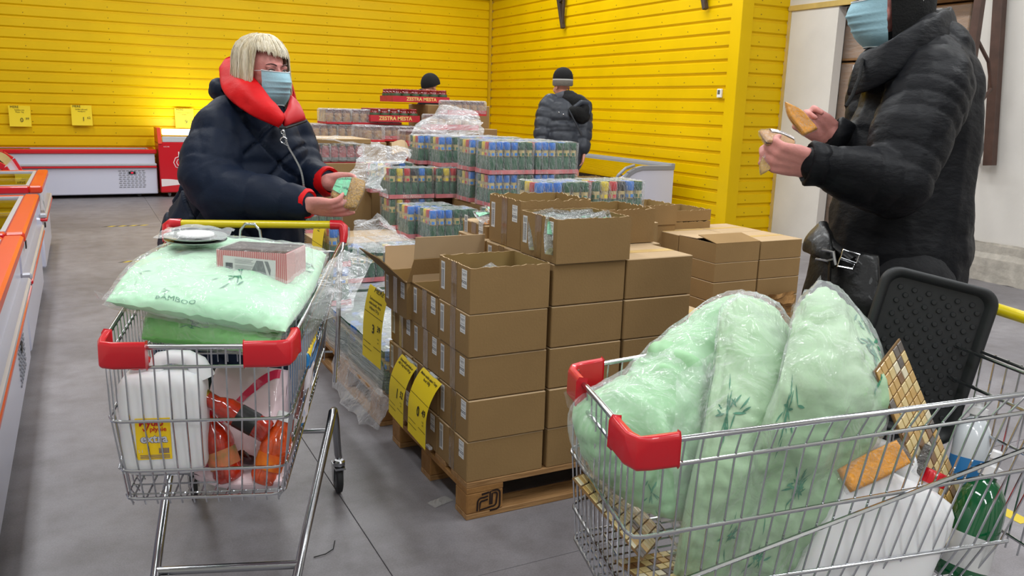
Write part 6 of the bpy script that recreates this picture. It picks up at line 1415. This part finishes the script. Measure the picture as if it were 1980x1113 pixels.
# ======== the man in black on the right ========
M_ = thing('person', 'man in black padded jacket and black hood with blue face mask, at right', 'person', T(*(2.095,1.607,0.000)))
Hm2 = facing((2.115,1.752,1.776), .22, -.97, .16)
m_wr_n, m_wr_f = (1.656,1.557,1.329), (1.950,1.766,1.393)
m_sh_n, m_el_n, m_sh_f, m_el_f = (2.065,1.556,1.530), (1.881,1.473,1.273), (2.230,1.857,1.506), (2.165,1.791,1.287)
hch, hel = head_parts(Hm2, 1.03); nb = tuple(Hm2 @ Vector((0, -.05, -.21))); hip = (2.086,1.604,1.020)
legs = []
for s_ in (-1, 1):
    q = Vector((hip[0], hip[1], 0))+CTo*.10*s_-CRt*.02*s_
    legs.append([((q.x, q.y, .90), .10), ((q.x, q.y, .50), .065), ((q.x, q.y, .28), .056), ((q.x, q.y, .10), .042), ((q.x-CRt.x*.04, q.y-CRt.y*.04, .05), .042)])
bc = hch+[[(nb, .09), ((2.164,1.668,1.446), .15), ((2.113,1.634,1.196), .15), (hip, .15)], [(nb, .07), (m_sh_n, .06), (m_el_n, .045), (m_wr_n, .030)], [(nb, .07), (m_sh_f, .06), (m_el_f, .045), (m_wr_f, .030)]]+legs
bc += hand(m_wr_n, -imR*.95+Up*.13+imA*.1, imA*.85+Up*.45, 1, [(.7, .8, .5), (.75, .8, .5), (.8, .8, .5), (.85, .8, .5)], 1.08, tdir=-imR*.95+Up*.16+imA*.25)
bc += hand(m_wr_f, -imR*.75+Up*.40, CTo*.9-Up*.1, -1, [(.6, .9, .7), (.7, .95, .7), (.8, .95, .7), (.85, 1.0, .7)], 1.08, tdir=-imR*.6+Up*.75+CTo*.2)
world_parts(lambda: organic('body', bc, hel, .0046, 5, SKM, None), M_)
JB = mat('black_nylon', (19, 20, 24), .5, var=.15, vscale=5, bump=.35, bscale=26, spec=.16, stretch=(1, 1, 2.2))
jc = [[((2.186,1.706,1.645), .11), ((2.190,1.673,1.520), .165), ((2.148,1.659,1.373), .185), ((2.108,1.643,1.225), .19), ((2.095,1.629,1.137), .195), ((2.086,1.612,1.049), .20)],
      [((2.129,1.630,1.589), .10), (m_sh_n, .115), ((1.954,1.511,1.393), .108), ((1.878,1.477,1.286), .09), ((1.754,1.512,1.307), .074), ((1.671,1.549,1.327), .052)],
      [((2.191,1.780,1.581), .09), (m_sh_f, .10), ((2.168,1.800,1.334), .085), ((2.063,1.789,1.350), .07), ((1.970,1.765,1.384), .052)]]
def jd(co, no):
    d = cloth_disp(jc, quilt=[(.20, .002), (.052, .0045), (.052, .0045)], big=.007, fold=.007, fine=.001)(co, no); return d
world_parts(lambda: organic('jacket', jc, [T(*(2.219,1.688,1.638)) @ SC(.12, .12, .1)], .008, 5, JB, None, jd), M_)
def man_bits():
    pts = []
    # stand-up collar round the neck
    ring = [(1.974,1.718,1.621), (1.957,1.649,1.634), (1.996,1.604,1.674), (2.103,1.606,1.719), (2.259,1.672,1.755), (2.352,1.789,1.768), (2.300,1.852,1.727), (2.141,1.824,1.658)]
    b = MB(); Rg = net([[p, p] for p in ring+[ring[0]]]); cen = sum((Vector(p) for p in ring), Vector())/len(ring)
    def col(u, v):
        p = Rg(u, 0); q = p-cen; q.z = 0; t = 2*pi*v; w_ = .014; up_ = math.cos(t); 
        return p+q.normalized()*(w_*math.sin(t)+.035*(.5-.5*up_))+Vector((0, 0, -.055+.060*up_+.004*noise.noise(p*30)))
    b.grid(col, 60, 20, cv=True)
    b.v = [tuple(Vector(v)+Vector((nz(v, 18, 1), nz(v, 18, 2), nz(v, 18, 3)))*.006) for v in b.v]; b.build('collar', JB, None, True, 180)
    K = mat('black_knit', (17, 17, 18), .85, bump=.3, bscale=180)
    H = Hm2
    def hood(off):
        def g(u, v):
            a = math.radians(50)+(2*pi-2*math.radians(50))*u; aa = a; zt = .055
            rs, rf, ru = .093+off, .115+off, .098+off
            if v < .45: th = v/.45*pi/2; hr, z = math.sin(th), zt+ru*math.cos(th)
            else: z = zt-(v-.45)/.55*.22; hr = 1-.16*((v-.45)/.55)
            k = 1-.0*v
            return H @ Vector((rs*hr*math.sin(aa)+.003*nz((a*3, v*6, 1)), -.014+rf*hr*math.cos(aa), z-(.0)))
        return g
    b = MB(); b.grid(hood(0), 60, 36); b.grid(hood(-.006), 40, 24); b.build('hood', K, None, True, 180)
    b = MB(); b.grid(lambda u, v: H @ Vector((.098*math.sin((u-.5)*2.4)*math.sin(v*pi/2), -.01+.108*math.cos((u-.5)*2.4)*math.sin(v*pi/2), .05+.10*math.cos(v*pi/2)-.0)), 24, 12); b.build('cap', K, None, True, 180)
    b = MB(); b.tube([H @ Vector((.0, -.02, -.07)), H @ Vector((0, -.03, -.12)), H @ Vector((0, -.05, -.18))], [.086, .085, .10], 24); b.build('neck_gaiter', K, None, True)
    for p, q, r in (((1.663,1.553,1.328), (1.644,1.563,1.331), .050), ((1.957,1.761,1.387), (1.942,1.771,1.396), .052)):
        b = MB(); P0, Q0 = Vector(p), Vector(q); b.lathe([(r*1.05, -.02), (r*1.12, 0), (r*1.1, .02), (r*.95, .026), (r*.8, .01)], 26, align(P0, Q0-P0)); b.v = [tuple(Vector(v)+Vector((nz(v, 40, 1), nz(v, 40, 2), nz(v, 40, 3)))*.006) for v in b.v]; b.build('cuff', JB, None, True, 180)
    b = MB(); b.tube([(1.939,1.685,1.603), (1.895,1.650,1.552), (1.857,1.634,1.503), (1.840,1.636,1.475)], .005, 8); b.build('draw_cord', K, None, True)
    TRm = mat('trouser_black', (20, 21, 25), .8, var=.2, vscale=9, bump=.3, bscale=60)
    for l_ in legs:
        organic('trouser_leg', [[((l_[0][0][0], l_[0][0][1], 1.0), .125), ((l_[1][0][0], l_[1][0][1], .50), .095), ((l_[3][0][0], l_[3][0][1], .12), .075)]], [], .012, 3, TRm, None, cloth_disp([[((0, 0, 1), .1), ((0, 0, .1), .1)]], big=.008, fold=.010))
        q = Vector(l_[-1][0]); b = MB(); b.grid(lambda u, v: (q+(-CRt)*(.03+.14*math.cos(2*pi*u)*(.5+.5*math.sin(pi*v)))+CTo*.048*math.sin(2*pi*u)*(.3+.7*math.sin(pi*v))+Vector((0, 0, .004-q.z+.09*v))), 24, 10, cu=True); b.build('shoe', MATS['boot_black'], None, True)
world_parts(man_bits, M_)
world_parts(lambda: face_mask(None, Hm2, 1.03), M_)
world_parts(lambda: face_details(None, Hm2), M_)
# his shoulder bag
LE = mat('black_leather', (13, 13, 14), .4, var=.2, vscale=8, bump=.3, bscale=40, coat=.05, spec=.3)
o = soft_pack('shoulder_bag', 'black leather shoulder bag with metal buckles at the front of the man in black', 'bag', [[(1.774,1.592,1.113), (1.755,1.485,1.104), (1.788,1.432,1.097)], [(1.737,1.582,0.989), (1.711,1.446,0.992), (1.748,1.377,0.978)], [(1.733,1.550,0.853), (1.701,1.419,0.864), (1.754,1.368,0.859)]], .05, 4, [LE])
_o = o
def bagbits():
    padded('bag_flap', [[(1.807,1.644,1.158), (1.745,1.562,1.160), (1.705,1.508,1.140)], [(1.738,1.625,1.121), (1.685,1.525,1.121), (1.674,1.471,1.110)], [(1.731,1.621,1.089), (1.669,1.514,1.090), (1.668,1.465,1.072)]], .018, LE, 4)
    b = MB(); b.tube([(1.747,1.586,1.171), (1.693,1.515,1.142), (1.686,1.468,1.123), (1.689,1.427,1.104)], .012, 8, flat=.4); b.tube([(1.662,1.474,1.097), (1.648,1.457,1.048), (1.637,1.432,0.921)], .014, 8, flat=.3); b.build('strap', LE, None, True)
    for (x, y, a) in ((1644, 494, .25), (1638, 512, .25)):
        pass
    for c0, c1, c2, c3 in (((1.652,1.429,1.129), (1.687,1.408,1.118), (1.679,1.408,1.097), (1.646,1.428,1.109)), ((1.651,1.435,1.105), (1.682,1.416,1.091), (1.677,1.416,1.081), (1.645,1.434,1.087))):
        b = MB(); b.tube([c0, c1, c2, c3], .0028, 8, closed=True); b.build('buckle', CR, None, True)
    b = MB(); b.tube([(1.645,1.504,1.093), (1.647,1.469,1.094), (1.656,1.455,1.101)], .003, 8); b.tube([(1.646,1.488,1.120), (1.655,1.460,1.118), (1.657,1.451,1.086)], .004, 8); b.build('buckle', CR, None, True)
world_parts(bagbits, _o)
PAPR = mat('packet_white', (226, 218, 216), .4, coat=.4)
held_packet('crinkled packet of yellow spice in the man in black\'s farther hand', [[(1.771,1.789,1.484), (1.792,1.775,1.472)], [(1.777,1.776,1.444), (1.817,1.758,1.455)], [(1.804,1.738,1.393), (1.845,1.733,1.410)]], .010, ORP, sd=71)
held_packet('flat tan packet in the nearer hand of the man in black', [[(1.569,1.666,1.404), (1.622,1.662,1.402), (1.678,1.651,1.382)], [(1.554,1.621,1.377), (1.594,1.611,1.373), (1.630,1.601,1.360)]], .008, mat('packet_tan', (190, 140, 84), .5, var=.15, vscale=30), PAPR, [('tējas', .12, .2, .5)], sd=73, uv=(.0, .35, .3, 1))
held_packet('clear packet with amber contents hanging below the nearer hand of the man in black', [[(1.570,1.642,1.355), (1.598,1.626,1.346)], [(1.558,1.641,1.324), (1.586,1.625,1.317)], [(1.558,1.634,1.295), (1.571,1.629,1.303)]], .008, mat('packet_amber', (204, 162, 84), .5, var=.2, vscale=30), sd=75)
# ======== the man by the yellow wall ========
B_ = thing('person', 'man seen from behind in dark hooded puffer and striped beanie by the yellow wall', 'person', T(*(4.371,7.417,0.000)))
Hm3 = facing((4.417,7.560,1.656), -.72, -.45, 0)
hch, hel = head_parts(Hm3, 1.0); hip = (4.381,7.412,0.976)
lg = [[((hip[0]+.1*s_, hip[1], .95), .09), ((hip[0]+.1*s_, hip[1], .5), .06), ((hip[0]+.1*s_, hip[1], .08), .045), ((hip[0]+.1*s_, hip[1]+.1, .04), .04)] for s_ in (-1, 1)]
shl, shr = (4.265,7.587,1.445), (4.594,7.417,1.445); nb = (4.430,7.520,1.517)
wl = (4.168,7.478,1.169); wr = (4.515,7.262,1.115)
hl, hr_ = tuple(Vector((4.118,7.420,1.017))), tuple(Vector((4.498,7.227,1.029)))
bc3 = hch+[[(nb, .09), ((4.404,7.476,1.285), .15), (hip, .14)], [(nb, .06), (shl, .06), (wl, .045), (hl, .028)], [(nb, .06), (shr, .06), (wr, .045), (hr_, .028)]]+lg+hand(hl, (0, .2, -1), (1, 0, 0), 1, [(.3, .4, .3)]*4)+hand(hr_, (0, .2, -1), (-1, 0, 0), -1, [(.3, .4, .3)]*4)
world_parts(lambda: organic('body', bc3, hel, .007, 3, SK, None), B_)
PU = mat('puffer_grey', (48, 52, 60), .45, var=.15, vscale=4, spec=.4)
pc = [[((4.430,7.519,1.512), .12), ((4.420,7.491,1.378), .20), ((4.397,7.457,1.193), .215), ((4.381,7.412,0.976), .215)], [((4.296,7.559,1.488), .11), ((4.243,7.544,1.410), .105), ((4.172,7.490,1.230), .095), ((4.125,7.425,1.053), .07)], [((4.539,7.432,1.485), .11), ((4.560,7.379,1.404), .10), ((4.539,7.301,1.231), .09), ((4.501,7.234,1.065), .07)]]
world_parts(lambda: organic('puffer_jacket', pc, [], .012, 3, PU, None, cloth_disp(pc, quilt=[(.115, .018), (.10, .014), (.10, .014)], big=.006, fold=.004)), B_)
def b_bits():
    K = mat('fleece_black', (14, 14, 15), .9, bump=.4, bscale=90)
    organic('hood', [[((4.418,7.440,1.543), .07), ((4.476,7.331,1.505), .075), ((4.538,7.290,1.466), .07), ((4.492,7.266,1.364), .07), ((4.410,7.274,1.413), .065)]], [], .010, 3, K, None, cloth_disp([[((0, 0, 0), .1), ((0, 0, 1), .1)]], big=.015, fold=.01))
    organic('hood_rim', [[((4.398,7.258,1.463), .02), ((4.461,7.247,1.505), .028), ((4.546,7.247,1.497), .03), ((4.544,7.226,1.407), .028)]], [], .007, 3, PU, None)
    organic('scarf', [[((4.347,7.545,1.541), .05), ((4.383,7.463,1.562), .055), ((4.464,7.458,1.575), .05)]], [], .009, 3, mat('scarf_grey', (78, 80, 88), .9), None)
    b = MB(); b.lathe([(.094, .0), (.1, .015), (.1, .05), (.098, .056)], 28, Hm3 @ T(0, -.01, .01) @ SC(1, 1.12, 1)); b.build('beanie_brim', mat('knit_grey', (112, 106, 98), .9, bump=.4, bscale=90), None, True)
    b = MB(); b.lathe([(.099, .056), (.1, .062), (.1, .068)], 28, Hm3 @ T(0, -.01, .01) @ SC(1, 1.12, 1)); b.build('beanie_stripe', mat('knit_white', (206, 206, 200), .9), None, True)
    b = MB(); b.lathe([(.099, .066), (.1, .08), (.096, .11), (.082, .145), (.055, .172), (.02, .185), (.002, .187)], 28, Hm3 @ T(0, -.01, .01) @ SC(1, 1.12, 1)); b.build('beanie', K, None, True)
    for x, y in ((1081, 217), (1090, 221)): b = MB(); b.add(SPH[0], SPH[1], T(*(Vector(P_snap[x]))) @ SC(.009, .009, .009)); b.build('snap', CR, None, True)
    b = MB(); b.tube([(4.325,7.253,1.432), (4.360,7.184,1.319), (4.420,7.144,1.186)], .008, 6); b.build('strap', mat('strap_dark', (40, 42, 48), .7), None, True)
P_snap = {1081: (4.252,7.319,1.404), 1090: (4.286,7.285,1.385)}
world_parts(b_bits, B_)
# ======== the person behind the jar tower ========
D_ = thing('person', 'person in black knitted hat bent behind the tomato jar tower', 'person', T(*(3.597,9.129,0.000)))
Hm4 = facing((3.597,9.132,1.638), .6, -.8, .3)
hch, hel = head_parts(Hm4); nb = tuple(Hm4 @ Vector((0, -.05, -.2))); q4 = Vector(nb); 
base4 = Vector((q4.x, q4.y, 0))
lg = [[((base4.x+.1*s_, base4.y, .9), .09), ((base4.x+.1*s_, base4.y, .5), .06), ((base4.x+.1*s_, base4.y, .05), .045)] for s_ in (-1, 1)]
ph = Vector((3.429,8.970,1.564)); hw4 = ph+Vector((.02, .02, -.10))
bc4 = hch+[[(nb, .08), ((q4.x, q4.y, 1.2), .15), ((base4.x, base4.y, .95), .15)], [(nb, .07), ((q4.x-.18, q4.y, 1.4), .06), ((q4.x-.25, q4.y-.15, 1.25), .045), (tuple(hw4), .028)], [(nb, .07), ((q4.x+.18, q4.y, 1.4), .06), ((q4.x+.22, q4.y, 1.1), .045), ((q4.x+.2, q4.y-.1, .9), .03)]]+lg+hand(hw4, (0, 0, 1), (-.3, 1, 0), 1, [(.5, .6, .5)]*4)+hand((q4.x+.2, q4.y-.1, .88), (0, -.1, -1), (-1, 0, 0), -1, [(.3, .4, .3)]*4)
world_parts(lambda: organic('body', bc4, hel, .008, 3, SK, None), D_)
cc4 = [[(nb, .11), ((q4.x, q4.y, 1.25), .19), ((base4.x, base4.y, .75), .2)], [(nb, .09), ((q4.x-.18, q4.y, 1.4), .085), ((q4.x-.25, q4.y-.15, 1.25), .07), (tuple(hw4), .05)], [(nb, .09), ((q4.x+.18, q4.y, 1.4), .085), ((q4.x+.22, q4.y, 1.1), .07), ((q4.x+.2, q4.y-.1, .92), .05)]]
def d_bits():
    K = MATS['fleece_black']; organic('jacket', cc4, [], .012, 3, K, None)
    b = MB(); b.grid(lambda u, v: Hm4 @ Vector((.098*math.sin(2*pi*u)*math.sin(v*pi*.56)*(1+.06*math.sin(8*u*pi)), -.015+.115*math.cos(2*pi*u)*math.sin(v*pi*.56), .03+.125*math.cos(v*pi*.56))), 32, 14, cu=True); b.build('knit_hat', K, None, True)
    b = MB(); b.grid(lambda u, v: ph+CRt*.045*math.cos(2*pi*u)*math.sin(pi*v)+CTo*.05*math.sin(2*pi*u)*math.sin(pi*v)+Vector((0, 0, .05*math.cos(pi*v))), 20, 12, cu=True); b.build('glove', K, None, True)
world_parts(d_bits, D_)
